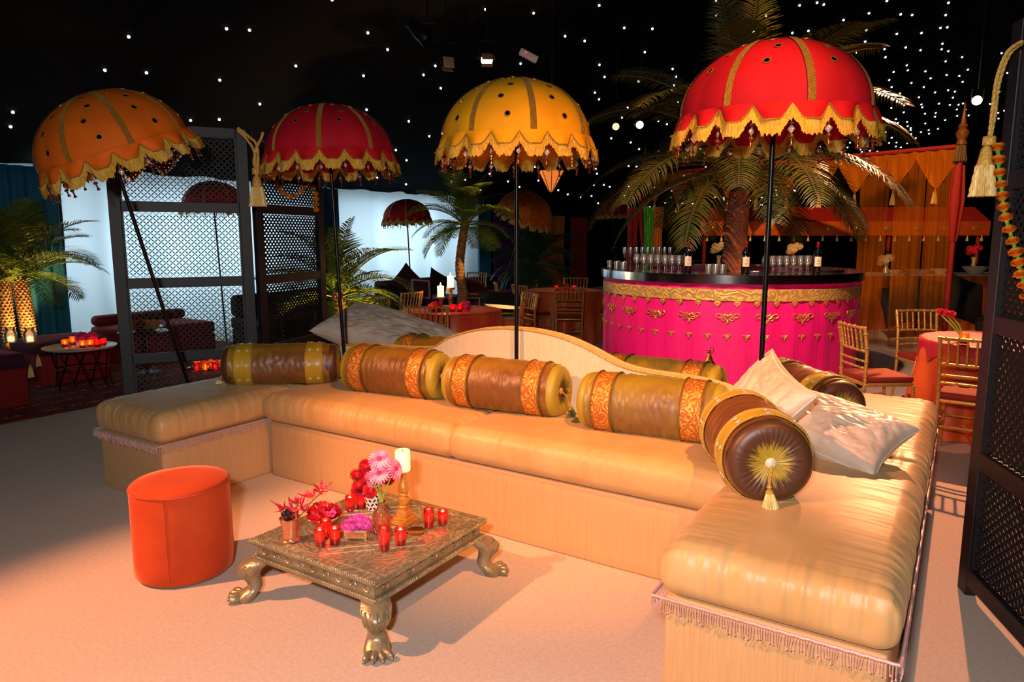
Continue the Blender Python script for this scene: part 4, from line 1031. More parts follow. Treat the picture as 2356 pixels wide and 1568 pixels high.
# black and white vase with dahlias
p = fl(858, 1170, ZT); vs2 = thing('patterned_vase', 'white vase with black leaf pattern holding red dahlias', 'vase', p)
mb = MB(); mb.lathe([(0, 0), (.03, 0), (.032, .004), (.048, .13), (.049, .134), (.046, .134), (.03, .01), (0, .01)], 28); obj('body', mb, mat('white_ceramic', '#e8dfd6', 0.3), vs2)
mb = MB(); rr = random.Random(2)
for j in range(6):
    for k in range(11):
        z = .012+j*.021; a = 2*pi*(k+.5*(j % 2))/11; r = .0318+.0165*z/.13
        M = T(r*cos(a), r*sin(a), z) @ R(a, 'Z') @ R(pi/2, 'Y') @ R(rr.choice((-.7, .7, 2.4, -2.4)), 'Z')
        mb.ball((0, 0, 0), (.010, .0048, .0012), 6, 4, M)
leafp = obj('leaf_pattern', mb, mat('black_glaze', '#120c10', 0.3), vs2); stuff(leafp)
DAHR = mat('dahlia_red', '#c4101c', 0.55, col2='#e03040', nscale=40); DAH = petal_ball(170, .032, .015, .010, .9, 6, .25).mesh('dahlia', DAHR)
dl = [(842, 1072, .01), (822, 1092, .0), (826, 1115, -.02), (852, 1128, -.04), (822, 1130, .0), (893, 1100, .02), (862, 1096, .03), (870, 1068, .04), (846, 1100, -.02)]
for k, (x, y, dy) in enumerate(dl):
    tag(put('dahlia', DAH, None, at(x, y, p.y+dy), (k*.9, k*1.7, k)), 'red pompon dahlia ' + ['at the upper left of the vase bouquet', 'farthest left in the vase bouquet', 'low on the left side of the vase bouquet', 'over the front rim of the patterned vase', 'lowest at the far left of the vase bouquet', 'at the right behind the gerbera stems', 'in the middle behind the gerberas', 'highest at the back of the vase bouquet', 'in the centre front of the vase bouquet'][k], 'flower', 'red dahlias in the vase')
tag(obj('bud', MB().ball((0, 0, 0), (.006, .006, .009), 8, 6), LILYY, loc=at(803, 1093, p.y)), 'small yellow green bud poking out left of the red dahlias', 'bud')
tag(obj('gold_dish', MB().lathe([(0, .001), (.036, 0), (.042, .004), (.043, .006), (.04, .006), (.034, .003), (0, .003)], 28), GOLDB, loc=fl(957, 1222, ZT)), 'flat round gold dish beside the candlestick', 'dish')
# ------------------------------------------------------------------ chairs
CH_H, CH_W = 0.90, 0.40
SEATR = mat('rust_seat_pad', '#7a1a0c', 0.8, sheen=0.6, sheencol='#d85a30')
def bamboo(pts, r, rings):
    mb = MB(); mb.tube(pts, r, 8)
    P = [Vector(p) for p in pts]; tot = sum((P[i+1]-P[i]).length for i in range(len(P)-1))
    for k in range(rings):
        s_ = tot*(k+.5)/rings; acc = 0
        for i in range(len(P)-1):
            l = (P[i+1]-P[i]).length
            if acc+l >= s_:
                d = (P[i+1]-P[i]).normalized(); c = P[i]+d*(s_-acc); mb.tube([c-d*.006, c-d*.002, c+d*.002, c+d*.006], [r*1.05, r*1.35, r*1.35, r*1.05], 8); break
            acc += l
    return mb
def make_chair(label):
    c = thing('chiavari_chair', label, 'chair', group='gold bamboo style chairs'); hw = CH_W/2
    for s_ in (-1, 1):
        obj('back_post', bamboo([(s_*hw*.82, -.27, 0), (s_*hw*.88, -.215, .2), (s_*hw*.92, -.195, .45), (s_*hw*.96, -.20, .7), (s_*hw, -.235, CH_H)], .014, 8), GOLD, c)
        obj('front_leg', bamboo([(s_*hw*1.0, .2, 0), (s_*hw*.98, .195, .43)], .013, 4), GOLD, c)
        obj('side_stretcher', MB().tube([(s_*hw*.88, -.215, .2), (s_*hw*.99, .2, .2)], .008, 6), GOLD, c)
        obj('side_stretcher', MB().tube([(s_*hw*.89, -.21, .28), (s_*hw*.99, .2, .28)], .008, 6), GOLD, c)
    for y, zz in ((.2, (.16, .25)), (-.21, (.25,))):
        for z in zz: obj('cross_stretcher', MB().tube([(-hw*.95, y, z), (hw*.95, y, z)], .008, 6), GOLD, c)
    mb = MB(); mb.rbox((0, 0, .435), (CH_W*1.0, .41, .03), .012, 2); obj('seat_frame', mb, GOLD, c)
    mb = MB(); mb.rbox((0, 0.005, .475), (CH_W*.98, .40, .05), .022, 3); obj('seat_pad', mb, SEATR, c)
    def yb(z): return -.20-.035*max(0, (z-.7)/.2) if z > .7 else -.195-.005*(z-.45)/.25
    for z, r in ((CH_H-.015, .012), (.70, .010), (.62, .009), (.565, .009)):
        f = (.92+.08*(z-.45)/.45)*hw
        obj('back_rail', bamboo([(-f, yb(z), z), (-f*.4, yb(z)-.02, z+.004), (f*.4, yb(z)-.02, z+.004), (f, yb(z), z)], r, 5), GOLD, c)
    for k in range(6):
        x = (-1+2*(k+.8)/6.6)*hw*.96; e = .02*(1-(x/hw)**2)
        obj('spindle', bamboo([(x*.97, yb(.7)-e, .70), (x, yb(CH_H)-e, CH_H-.015)], .0075, 3), GOLD, c)
    return c
chair0 = make_chair('x'); used = [False]
def chair(label, x, y, face):                # face: direction the sitter looks, as a vector
    rz = atan2(face[1], face[0])-pi/2
    if not used[0]:
        used[0] = True; chair0['label'] = label; chair0.location = (x, y, 0); chair0.rotation_euler = (0, 0, rz); return chair0
    return dup(chair0, label, (x, y, 0), rz)
def cloth_table(label, x, y, r, top, m, over=None, seed=1, nf=11):
    t = thing('dining_table', label, 'table', (x, y, 0))
    mb = MB()
    def fn(r_, z, a, i):
        f = max(0, (top-z)/top)
        return r_*(1+f*(.10*sin(nf*a+seed)+.05*sin((nf*2-3)*a+seed*2))+f*.04), z
    mb.lathe([(0, top), (r*.9, top), (r*.985, top-.004), (r, top-.02), (r*1.01, top*.75), (r*1.02, top*.5), (r*1.04, top*.25), (r*1.05, .01)], 110, fn=fn); obj('tablecloth', mb, m, t, angle=180)
    mb = MB(); mb.lathe([(0, top-.03), (r*.96, top-.03), (r*.96, top-.008), (0, top-.008)], 32); obj('tabletop', mb, BLACKM, t)
    mb = MB(); mb.lathe([(0, 0), (.25, 0), (.25, .03), (.04, .05), (.04, top-.03), (0, top-.03)], 12); obj('pedestal', mb, BLACKM, t)
    if over:
        mb = MB()
        def fo(s_, t_):
            x_, y_ = (2*s_-1)*r*1.12, (2*t_-1)*r*1.12; d = sqrt(x_*x_+y_*y_); k = d-r*1.0
            if k <= 0: return (x_, y_, top+.004)
            a = atan2(y_, x_); rr_ = r*1.012+.03*k+.012*sin(a*14)*min(1, k*6)
            return (rr_*cos(a), rr_*sin(a), top+.002-k*1.0)
        mb.grid(48, 48, fo, R(.5, 'Z')); obj('overlay', mb, over, t, angle=180)
    return t
RUST = mat('rust_taffeta', '#cc5420', 0.45, col2='#ba4616', nscale=4, sheen=0.4, sheencol='#ff9a6a', bump=.2, bscale=9); PINKR = mat('raspberry_organza', '#a82030', 0.5, col2='#b83a2c', nscale=4, sheen=0.3)
T3 = (4.0, 5.65); cloth_table('round table with raspberry and rust cloth at the right, half hidden by the screen', *T3, .60, .76, RUST, PINKR, 1)
T1 = (-.70, 8.15); cloth_table('round table with crimson cloth and pillar candles beyond the wavy sofa back', *T1, .58, .76, mat('crimson_taffeta', '#c0301a', 0.45, col2='#d8622a', nscale=3, sheen=0.4, sheencol='#ff7a5a', bump=.2, bscale=9), None, 2, 9)
T2 = (.80, 11.0); cloth_table('far round table with rust orange cloth left of the bar', *T2, .62, .77, RUST, None, 5, 10)
chair('gold chair by the bar with its rust seat pad showing, left of the right table', 2.98, 5.66, (1, .05))
chair('gold chair behind the right table, facing the viewer', 3.93, 6.55, (.05, -1))
chair('gold chair nearest the right lattice screen, its back to the viewer', 3.33, 4.98, (.62, .75))
chair('gold chair with its back to the viewer at the crimson table', -.83, 7.36, (.1, 1))
chair('gold chair at the right side of the crimson table, nearer one', -.10, 7.95, (-1, .1))
chair('gold chair at the right side of the crimson table, farther one', .02, 8.75, (-1, -.5))
chair('gold chair with its back to the viewer at the far rust table', .82, 10.1, (.05, 1))
chair('gold chair at the left side of the far rust table, half turned', .30, 10.4, (.8, .5))
chair('gold chair at the left end, behind the yellow parasol pole', -.02, 10.9, (1, .1))
chair('gold chair facing the viewer across the far rust table', 1.05, 11.9, (-.2, -1))
chair('gold chair tucked between the far rust table and the bar', 1.56, 10.75, (-1, .15))
chair('gold chair at the black table, left of the crimson table, nearer one', -1.80, 8.60, (-.84, .54))
chair('gold chair at the black table, left of the crimson table, farther one', -1.47, 9.10, (-.84, .54))
chair('gold chair before the white tent wall, left of the small palm', -2.55, 9.6, (.3, -1))
chair('far gold chair against the white wall right of the uplit palm', -.75, 13.6, (-.3, -1))
# ------------------------------------------------------------------ table decorations
ROSEP = mat('rose_hot_pink', '#d81e6a', 0.5, col2='#f05a9a', nscale=30)
PILLAR = mat('lit_pillar_candle', '#fff0c8', 0.5, emit=2.2, emitcol='#ffdc9a')
def pillar_on_stand(label, x, y, z0, hs, hc, r, group='tall candles on dining tables'):
    s_ = thing('candle_stand', label+' stand', 'candlestick', (x, y, z0), group=group)
    mb = MB(); n = 7; pr = [(0, 0), (.05, 0), (.05, .015)]
    for k in range(n): z = .02+(hs-.05)*k/n; pr += [(.014, z), (.03, z+.4*(hs-.05)/n), (.014, z+.8*(hs-.05)/n)]
    pr += [(.05, hs-.02), (.055, hs), (0, hs)]; mb.lathe(pr, 16); obj('stem', mb, GOLD, s_)
    mb = MB(); mb.lathe([(.031, hs*.4), (.035, hs*.45), (.031, hs*.5)], 14); obj('red_bead', mb, REDSOL, s_)
    c = thing('pillar_candle', label, 'candle', (x, y, z0+hs+.001), group=group)
    mb = MB(); mb.lathe([(0, 0), (r, 0), (r, hc), (r*.7, hc+.004), (0, hc-.006)], 18); obj('wax', mb, PILLAR, c)
    mb = MB(); mb.lathe([(0, hc), (.007, hc+.012), (.005, hc+.028), (0, hc+.042)], 8); obj('flame', mb, FLAME, c)
    point('candle_light', (x, y, z0+hs+hc+.06), 2.5, (1, .55, .2), .02)
a = at(1014, 690, 8.05); b = at(1037, 690, 8.15)
pillar_on_stand('shorter lit pillar candle on the crimson table', a.x, a.y, .764, .15, .12, .038)
pillar_on_stand('taller lit pillar candle on the crimson table', b.x, b.y, .764, .25, .13, .038)
HYD = petal_ball(90, .06, .03, .04, .75, 4, .2).mesh('flower_ball', ROSEP); HYR = petal_ball(90, .06, .03, .04, .75, 4, .2).mesh('flower_ball', DAHR)
for x, y, Y, me, lab in [(1070, 692, 7.95, HYD, 'hot pink flower ball on the crimson table right of the candles'), (1003, 690, 7.9, HYR, 'red flower ball on the crimson table left of the candles'), (1302, 655, 10.95, HYR, 'red flowers in the middle of the far rust table')]:
    p = at(x, y, Y); f = put('flower_arrangement', me, None, (p.x, p.y, .76+.055), scale=1.1); tag(f, lab, 'flowers')
for k, (x, Y, lab) in enumerate([(1040, 7.75, 'red votive before the tall candle on the crimson table'), (1056, 7.75, 'red votive right of the tall candle on the crimson table'), (990, 7.8, 'red votive at the left of the crimson table'), (1282, 10.8, 'red votive at the left of the far rust table'), (1322, 10.8, 'red votive at the right of the far rust table'), (2235, 5.42, 'amber votive on the right table beside the red flowers')]):
    p = at(x, 600, Y); votive(lab, (p.x, p.y, .775), .035, .08, 'votives on the dining tables', .5, ORG if k == 5 else None)
p = at(2236, 600, 5.62); fz = thing('ginger_flowers', 'red tropical flowers leaning on the right table', 'flowers', (p.x, p.y, .77))
mb = MB()
for k in range(3): mb.tube([(0, 0, 0), (-.05-.03*k, 0, .12), (-.12-.03*k, .02*k, .2)], .006, 6)
obj('stems', mb, GSTEM, fz)
for k in range(3): put('bloom', HYR, fz, (-.12-.035*k, .02*k, .21+.01*k), (.3, -.6, k), .45)
# ------------------------------------------------------------------ round bar
BC = Vector((2.4124, 7.9422, 0)); BRD, BH = 1.3804, 1.2416
PINKC = mat('fuchsia_cloth', '#e00672', 0.55, col2='#d00468', nscale=5, stretch=(7, 7, .4), sheen=0.5, sheencol='#ff5aa0', bump=.25, bscale=14)
CHROME = mat('mirror_steel', '#c8c8cc', 0.14, 1.0); BANDG = brocade('gold_brocade_band', '#d2aa5a', '#b08a42', 7, .45, .3); EMB = mat('gold_embroidery', '#d39a48', 0.35, 0.6)
bar = thing('round_bar', 'round bar wrapped in fuchsia cloth with gold band and mirrored rim', 'bar', BC)
bz = BH-.085
mb = MB(); mb.lathe([(BRD-.02, .0), (BRD-.018, .3), (BRD-.02, bz)], 160, fn=lambda r, z, a, i: (r+.006*sin(a*34+sin(a*5)*2)+.003*sin(a*71), z)); obj('cloth_skirt', mb, PINKC, bar, angle=180)
mb = MB(); mb.lathe([(BRD-.5, bz), (BRD+.02, bz), (BRD+.02, BH-.003), (BRD+.017, BH), (BRD-.5, BH), (BRD-.5, bz)], 128); obj('counter', mb, CHROME, bar, angle=30)
mb = MB(); mb.lathe([(BRD-.012, bz-.165), (BRD-.006, bz-.16), (BRD-.006, bz-.055), (BRD-.012, bz-.05)], 128); obj('gold_band', mb, BANDG, bar)
mb = MB(); mb.lathe([(BRD-.56, 0), (BRD-.56, bz)], 64); obj('inner_skirt', mb, PINKC, bar)
def motif_big():
    mb = MB()
    for sg in (-1, 1):
        pts = [(sg*.008, -.03), (sg*.03, .0), (sg*.07, .03), (sg*.10, .03), (sg*.105, .01), (sg*.08, -.005), (sg*.05, .012), (sg*.03, .03), (sg*.012, .02)]
        mb.tube([(0, x, z) for x, z in spline(pts, 4)], .0045, 5)
        pts = [(sg*.01, -.02), (sg*.045, -.03), (sg*.06, -.015), (sg*.04, -.005), (sg*.015, -.01)]; mb.tube([(0, x, z) for x, z in spline(pts, 4)], .004, 5)
        mb.ball((0, sg*.022, .018), (.004, .016, .010), 8, 5)
    mb.ball((0, 0, -.045), (.004, .013, .022), 8, 6); mb.ball((0, 0, .01), (.005, .014, .016), 8, 6); return mb.mesh('embroidered_motif', EMB)
def motif_small():
    mb = MB(); mb.ball((0, 0, -.012), (.004, .009, .02), 8, 6)
    for sg in (-1, 1):
        mb.tube([(0, x, z) for x, z in spline([(0, .0), (sg*.012, .018), (sg*.026, .02), (sg*.034, .01)], 4)], .005, 5); mb.tube([(0, 0, 0), (0, sg*.02, .004)], .005, 5)
    mb.ball((0, 0, .016), (.004, .007, .012), 7, 5); return mb.mesh('embroidered_sprig', EMB)
def pendant():
    mb = MB(); mb.prism([(-.028, 0), (.028, 0), (.028, -.022), (.02, -.034), (.012, -.038), (0, -.056), (-.012, -.038), (-.02, -.034), (-.028, -.022)], -.002, .003, Matrix(((0, 0, 1, 0), (1, 0, 0, 0), (0, 1, 0, 0), (0, 0, 0, 1)))); mb.ball((.003, 0, -.016), (.003, .015, .012), 8, 5); return mb.mesh('gold_pendant', EMB)
mbig, msm, mpe = motif_big(), motif_small(), pendant()
ac = atan2(-BC.y, -BC.x)
for k in range(-6, 7):
    a = ac+k*.262+.02; put('embroidered_motif', mbig, bar, ((BRD-.008)*cos(a), (BRD-.008)*sin(a), bz-.315), (0, 0, a))
for k in range(-12, 13):
    a = ac+k*.131+.02; put('embroidered_sprig', msm, bar, ((BRD-.008)*cos(a), (BRD-.008)*sin(a), bz-.505), (0, 0, a)); put('gold_pendant', mpe, bar, ((BRD-.008)*cos(a+.06), (BRD-.008)*sin(a+.06), bz-.163), (0, 0, a+.06))
# ------------------------------------------------------------------ glasses and bottles on the bar
GLASS = clear_glass('bar_glass', (.97, .96, .95), dens=0.16, rough=.16, glow=.10)
def lathe_me(name, prof, m, n=18): return MB().lathe(prof, n).mesh(name, m)
wine_b = lathe_me('bowl', [(.004, .085), (.02, .092), (.036, .115), (.039, .14), (.036, .17), (.031, .2), (.030, .2), (.035, .17), (.0375, .14), (.034, .116), (.018, .094), (0, .09)], GLASS)
wine_s = lathe_me('stem', [(0, 0), (.033, 0), (.034, .003), (.012, .007), (.004, .014), (.0035, .08), (.005, .087), (0, .088)], GLASS, 14)
flut_b = lathe_me('bowl', [(.003, .09), (.012, .1), (.022, .14), (.025, .19), (.0235, .225), (.0225, .225), (.024, .19), (.021, .14), (.01, .104), (0, .1)], GLASS)
tumb = lathe_me('tumbler', [(0, 0), (.03, 0), (.031, .004), (.036, .1), (.035, .1), (.030, .012), (0, .012)], GLASS)
def on_bar(px, rad):                 # a spot on the counter at radius rad seen at photo column px
    dx = (px-CX)/FPX
    # line x = dx*y ; circle around bar centre, nearest crossing
    A = dx*dx+1; Bq = -2*(dx*BC.x+BC.y); Cq = BC.x**2+BC.y**2-rad*rad; D = Bq*Bq-4*A*Cq
    if D < 0: return None
    y = (-Bq-sqrt(D))/(2*A)*1.0; return Vector((dx*y, y, BH+.0015))
def glass(kind, p, label, group):
    if kind == 'tumbler': return tag(put('tumbler', tumb, None, p), label, 'glass', group)
    g = thing('wine_glass' if kind == 'wine' else 'champagne_flute', label, 'glass', p, group=group)
    put('bowl', wine_b if kind == 'wine' else flut_b, g); put('stem', wine_s, g); return g
taken = []
ORD = ['first', 'second', 'third', 'fourth', 'fifth', 'sixth', 'seventh', 'eighth', 'ninth']
def cluster(kind, x0, x1, n, rads, label, group, dmin):
    for j, rad in enumerate(rads):
        i = 0
        for k in range(n):
            p = on_bar(x0+(x1-x0)*(k+.5+.25*(j % 2))/n, rad)
            if p is None or any((p-q).length < dmin for q in taken): continue
            taken.append(p); glass(kind, p, '%s, %s row, %s from the left' % (label, ('front', 'middle', 'back')[j], ORD[i]), group).scale = (.86,)*3; i += 1
cluster('tumbler', 1394, 1440, 3, (BRD-.07, BRD-.15, BRD-.23), 'clear tumbler at the left end of the bar', 'tumblers at the left end of the bar', .06)
cluster('wine', 1455, 1568, 7, (BRD-.08, BRD-.16, BRD-.24), 'wine glass in the left crowd on the bar', 'wine glasses on the left of the bar', .06)
cluster('tumbler', 1620, 1668, 3, (BRD-.07, BRD-.15, BRD-.23), 'clear tumbler left of the palm trunk', 'tumblers beside the palm trunk', .06)
cluster('wine', 1750, 1862, 7, (BRD-.08, BRD-.16, BRD-.24), 'wine glass in the right crowd on the bar', 'wine glasses on the right of the bar', .06)
for k in range(9):                    # flutes stand on the far arc of the counter
    p = Vector((BC.x-1.05+.075*k, BC.y+.62+.03*k, BH+.0015)); glass('flute', p, 'champagne flute on the far side of the bar, %s from the left' % ORD[k], 'champagne flutes')
BOTG = mat('dark_bottle_glass', '#07080a', 0.08, spec=0.8, coat=0.6); LABELM = mat('cream_bottle_label', '#d9bfa2', 0.7, col2='#cdb090', nscale=20); FOIL = mat('red_foil', '#8a1622', 0.3, 0.5)
for px, rad, lab in ((1580, BRD-.07, 'red wine bottle with cream label, left one on the bar'), (1712, BRD-.07, 'red wine bottle with cream label beside the palm trunk'), (1876, BRD-.07, 'red wine bottle with cream label, right one on the bar')):
    bt = thing('wine_bottle', lab, 'bottle', on_bar(px, rad), 0, 'wine bottles on the bar')
    obj('body', MB().lathe([(0, 0), (.035, 0), (.037, .005), (.037, .19), (.033, .212), (.018, .232), (.0145, .245), (.014, .3), (0, .3)], 22), BOTG, bt)
    obj('foil', MB().lathe([(.0148, .252), (.0148, .285), (.0165, .288), (.0165, .298), (.014, .303), (0, .303)], 16), FOIL, bt)
    lb = obj('label', MB().lathe([(.0375, .075), (.0375, .165)], 14, a0=-2.6, a1=-.55), LABELM, bt)
    tx = MB()
    for j, (wd, z) in enumerate(((.5, .145), (.8, .13), (.6, .118), (.9, .1), (.7, .09))): tx.lathe([(.0378, z), (.0378, z+.004)], 8, a0=-1.57-wd*.5, a1=-1.57+wd*.5)
    obj('label_print', tx, mat('label_ink', '#5a3a30', 0.7), lb)
for px, rad, w_, lab in ((1905, BRD-.22, .12, 'flat steel drip tray at the right end of the bar'), (1745, BRD-.3, .09, 'low steel tray behind the wine glasses on the bar')):
    p = on_bar(px, rad); tag(obj('steel_tray', MB().rbox((0, 0, .013), (w_*2, .14, .025), .006, 2), CHROME, loc=p), lab, 'tray')
# ------------------------------------------------------------------ brass lantern on the far seat
BRL = mat('antique_brass', '#b3762a', 0.35, 0.85, col2='#8c561a', nscale=20, bump=.6, bscale=40)
ln_ = thing('brass_lantern', 'faceted brass lantern with pointed roof behind the wavy sofa back', 'lantern', W(-1.27, 4.22, SEAT_H+.02), .4)
obj('body', MB().lathe([(0, 0), (.075, 0), (.08, .02), (.07, .03), (.075, .06), (.088, .12), (.085, .15), (.09, .155)], 8), BRL, ln_, angle=20)
obj('roof', MB().lathe([(.09, .155), (.085, .17), (.06, .195), (.062, .205), (.045, .235), (.025, .265), (.012, .30), (.008, .31)], 8), BRL, ln_, angle=20)
obj('finial', MB().ball((0, 0, .318), .012, 10, 7), BRL, ln_)
obj('ring_handle', MB().tube([(.018+.016*cos(t*.42), 0, .325+.016*sin(t*.42)) for t in range(15)], .0022, 5, closed=True), BRL, ln_)
# ------------------------------------------------------------------ palms
LEAF = mat('palm_leaf', '#3f5a14', 0.45, col2='#64761c', nscale=4, spec=0.6); LEAFD = mat('palm_leaf_dark', '#1c3a1e', 0.5, col2='#2a4a20', nscale=4); LEAFG = mat('palm_leaf_golden', '#30390d', 0.42, col2='#4c4010', nscale=4, spec=0.6)
TRUNK = mat('palm_bark', '#8a6238', 0.85, col2='#5a3a1c', nscale=12, bump=.8, bscale=30); TRUNKR = mat('smooth_palm_bark', '#7a4226', 0.8, col2='#4a2614', nscale=5, stretch=(1, 1, 3), bump=.8, bscale=16); RACH = mat('palm_rachis', '#98a044', 0.5)
def frond_mesh(L, e0, bend, nl, ll, m, droop=.5, seed=1, w_=.016):
    rr = random.Random(seed); mb = MB(); pts = []; x = z = 0; n = 22
    for i in range(n+1):
        pts.append(Vector((x, 0, z))); e = e0-bend*(i/n)**1.3; x += cos(e)*L/n; z += sin(e)*L/n
    mb.tube(pts, [.012*(1-.8*i/n)*L/1.2+.001 for i in range(n+1)], 5)
    for k in range(nl):
        f = .12+.87*k/(nl-1); i = min(n-1, int(f*n)); p = pts[i].lerp(pts[i+1], f*n-i); t = (pts[i+1]-pts[i]).normalized(); up = Vector((-t.z, 0, t.x))
        l0 = ll*(sin(pi*(f*.82+.14))**.7)
        for sg in (-1, 1):
            fa = .85-.35*f+rr.uniform(-.08, .08); l = l0*rr.uniform(.85, 1.1)
            d = (t*sin(fa)+Vector((0, sg*cos(fa), 0))+up*(.35-.25*f)).normalized()
            q = [p]; c = p.copy(); dd = d.copy()
            for j in range(3):
                c = c+dd*l/3; q.append(c.copy()); dd = (dd+Vector((0, 0, -droop*(.28+.12*j)))).normalized()
            wv = t*w_*.5
            mb.add([q[0]-wv*.5, q[0]+wv*.5, q[1]+wv, q[1]-wv, q[2]+wv*.8, q[2]-wv*.8, q[3]], [(0, 1, 2, 3), (3, 2, 4, 5), (5, 4, 6)])
    return mb.mesh('frond', m, True, 180)
def trunk_mb(path, r0, r1, scales=0, seed=1):
    mb = MB(); P = spline(path, 8); n = len(P); mb.tube(P, [r0+(r1-r0)*i/(n-1) for i in range(n)], 16)
    if scales:
        rows = scales
        for j in range(rows):
            f = (j+.5)/rows; i = min(n-2, int(f*(n-1))); p = Vector(P[i]).lerp(Vector(P[i+1]), f*(n-1)-i); r = r0+(r1-r0)*f
            for k in range(11):
                a = 2*pi*(k+.5*(j % 2))/11
                M = T(*p) @ R(a, 'Z') @ T(r*.96, 0, 0) @ R(.6, 'Y')
                mb.ball((0, 0, 0), (r*.15, r*.2, r*.17), 6, 4, M)
    return mb
def palm(label, base, path, r0, r1, L, fr, m, tm=TRUNK, scales=0, nl=34, ll=.3, droop=.5, w_=.016, seed=1, group='potted palms'):
    pl = thing('palm_tree', label, 'palm', base, group=group)
    obj('trunk', trunk_mb(path, r0, r1, scales, seed), tm, pl, angle=60)
    vars_ = [frond_mesh(L*.85, 1.45, .55, nl, ll, m, droop*.6, seed, w_), frond_mesh(L, 1.15, 1.25, nl, ll, m, droop, seed+1, w_), frond_mesh(L, .75, 1.5, nl, ll, m, droop, seed+2, w_), frond_mesh(L*.95, .25, 1.3, nl, ll, m, droop*1.1, seed+3, w_), frond_mesh(L*.8, -.1, 1.1, nl, ll, m, droop*1.2, seed+4, w_)]
    rr = random.Random(seed); top = Vector(path[-1]); a = rr.uniform(0, 6)
    for vi, cnt in enumerate(fr):
        for k in range(cnt):
            a += 2.39996; aa = a+rr.uniform(-.3, .3)
            tx, ty = base[0]+top.x+L*.8*cos(aa), base[1]+top.y+L*.8*sin(aa)
            if tx*UX+ty*UY < -9.62: continue              # keep clear of the tent wall
            put('frond', vars_[vi], pl, top+Vector((r1*.5*cos(aa), r1*.5*sin(aa), -.02*vi)), (rr.uniform(-.2, .2), rr.uniform(-.1, .1), aa), rr.uniform(.85, 1.1))
    return pl
bp = at(1690, 600, 7.94)
palm('large palm growing from the middle of the pink bar', (bp.x, bp.y, 0), [(-.06, 0, 0), (-.03, 0, .8), (0, 0, 1.5), (.02, 0, 2.0), (.03, 0, 2.42)], .15, .105, 1.95, (4, 8, 11, 12, 9), LEAFG, TRUNKR, 0, 64, .44, 1.0, .018, 3)
p = at(1064, 690, 9.5); palm('slender palm with brightly uplit trunk behind the crimson table', (p.x, p.y, 0), [(0, 0, 0), (-.02, 0, .5), (0, 0, .85), (-.03, 0, 1.25), (.05, 0, 1.80)], .075, .055, .80, (5, 7, 8, 8, 6), LEAF, TRUNK, 34, 36, .24, .7, .014, 5)
p = at(783, 700, 7.75); palm('bushy palm before the white wall beside the crimson parasol pole', (p.x, p.y, 0), [(0, 0, 0), (.01, 0, .5), (-.02, 0, 1.0)], .09, .075, .98, (4, 6, 7, 7, 4), LEAF, TRUNK, 22, 34, .32, .6, .016, 8)
p = at(58, 700, 8.3); palm('stout palm with glowing scaly trunk, right one of the left pair', (p.x, p.y, 0), [(.02, 0, 0), (0, 0, .6), (-.04, 0, 1.12)], .072, .085, 1.05, (8, 13, 12, 6, 0), LEAF, TRUNK, 36, 36, .32, .55, .016, 11)
p = at(12, 700, 8.1); palm('palm with glowing scaly trunk at the left edge of the view', (p.x, p.y, 0), [(.0, 0, 0), (0, 0, .6), (-.02, 0, 1.16)], .065, .08, 1.0, (7, 11, 10, 5, 0), LEAF, TRUNK, 36, 36, .30, .55, .016, 14)
p = at(1228, 620, 12.6); palm('dark leafy palm left of the far rust table', (p.x, p.y, 0), [(0, 0, 0), (.02, 0, .8), (0, 0, 1.15)], .06, .06, .95, (3, 6, 8, 8, 5), LEAFD, TRUNK, 18, 34, .34, .8, .02, 17)
p = at(1545, 600, 12.4); palm('small green palm in the dark behind the left end of the bar', (p.x, p.y, 0), [(0, 0, 0), (0, 0, .85)], .04, .04, .7, (3, 5, 5, 4, 0), LEAFD, TRUNK, 0, 30, .24, .6, .016, 19)
UPL = (1.0, .55, .16)
for nm, (px, py, Y, dx, tz, pw) in dict(a=(1064, 690, 9.5, .8, 1.5, 520), b=(783, 700, 7.75, .6, 1.2, 300), c=(58, 700, 8.3, .38, 1.5, 190), d=(12, 700, 8.1, .38, 1.5, 160), e=(1228, 640, 12.6, .3, 1.2, 12)).items():
    p = at(px, py, Y); spot('palm_uplight_'+nm, (p.x+UX*dx, p.y+UY*dx, .08), (p.x, p.y, tz), pw, UPL, 75, .6, .03)
spot('bar_palm_uplight', (BC.x+.25, BC.y-.5, .7), (bp.x, bp.y, 2.6), 42, (1, .42, .12), 95, .6, .04)
# ------------------------------------------------------------------ lounge at the left
WINE = mat('wine_velvet', '#5a0c16', 0.8, sheen=.8, sheencol='#b03040'); PLUM = mat('plum_velvet', '#3a0a26', 0.8, sheen=.7, sheencol='#8a2060'); DKRED = mat('red_ottoman_cloth', '#7c100c', 0.8, sheen=.6, sheencol='#d04030'); BLKV = mat('black_velvet', '#0c0a0c', 0.8, sheen=.3)
RUGM = mat('kilim_rug', '#7a1c10', 0.95, col2='#3a140e', nscale=5, stretch=(14, .9, 1), ramp=(.45, .55), bump=.3, bscale=160)
rg = thing('kilim_rug', 'dark red striped kilim rug under the low round table', 'rug', W(-8.2, 4.3, 0), -AL)
obj('weave', MB().rbox((0, 0, .006), (2.7, 4.6, .012), .004, 1), RUGM, rg)
mb = MB()
for k in range(9): mb.box((-1.30+.31*k, 0, .0125), (.035 if k % 2 else .06, 4.55, .002))
obj('stripes', mb, mat('rug_stripe', '#c87a48', 0.95, col2='#4a1c12', nscale=9, stretch=(1, 4, 1), ramp=(.42, .5)), rg, smooth=False)
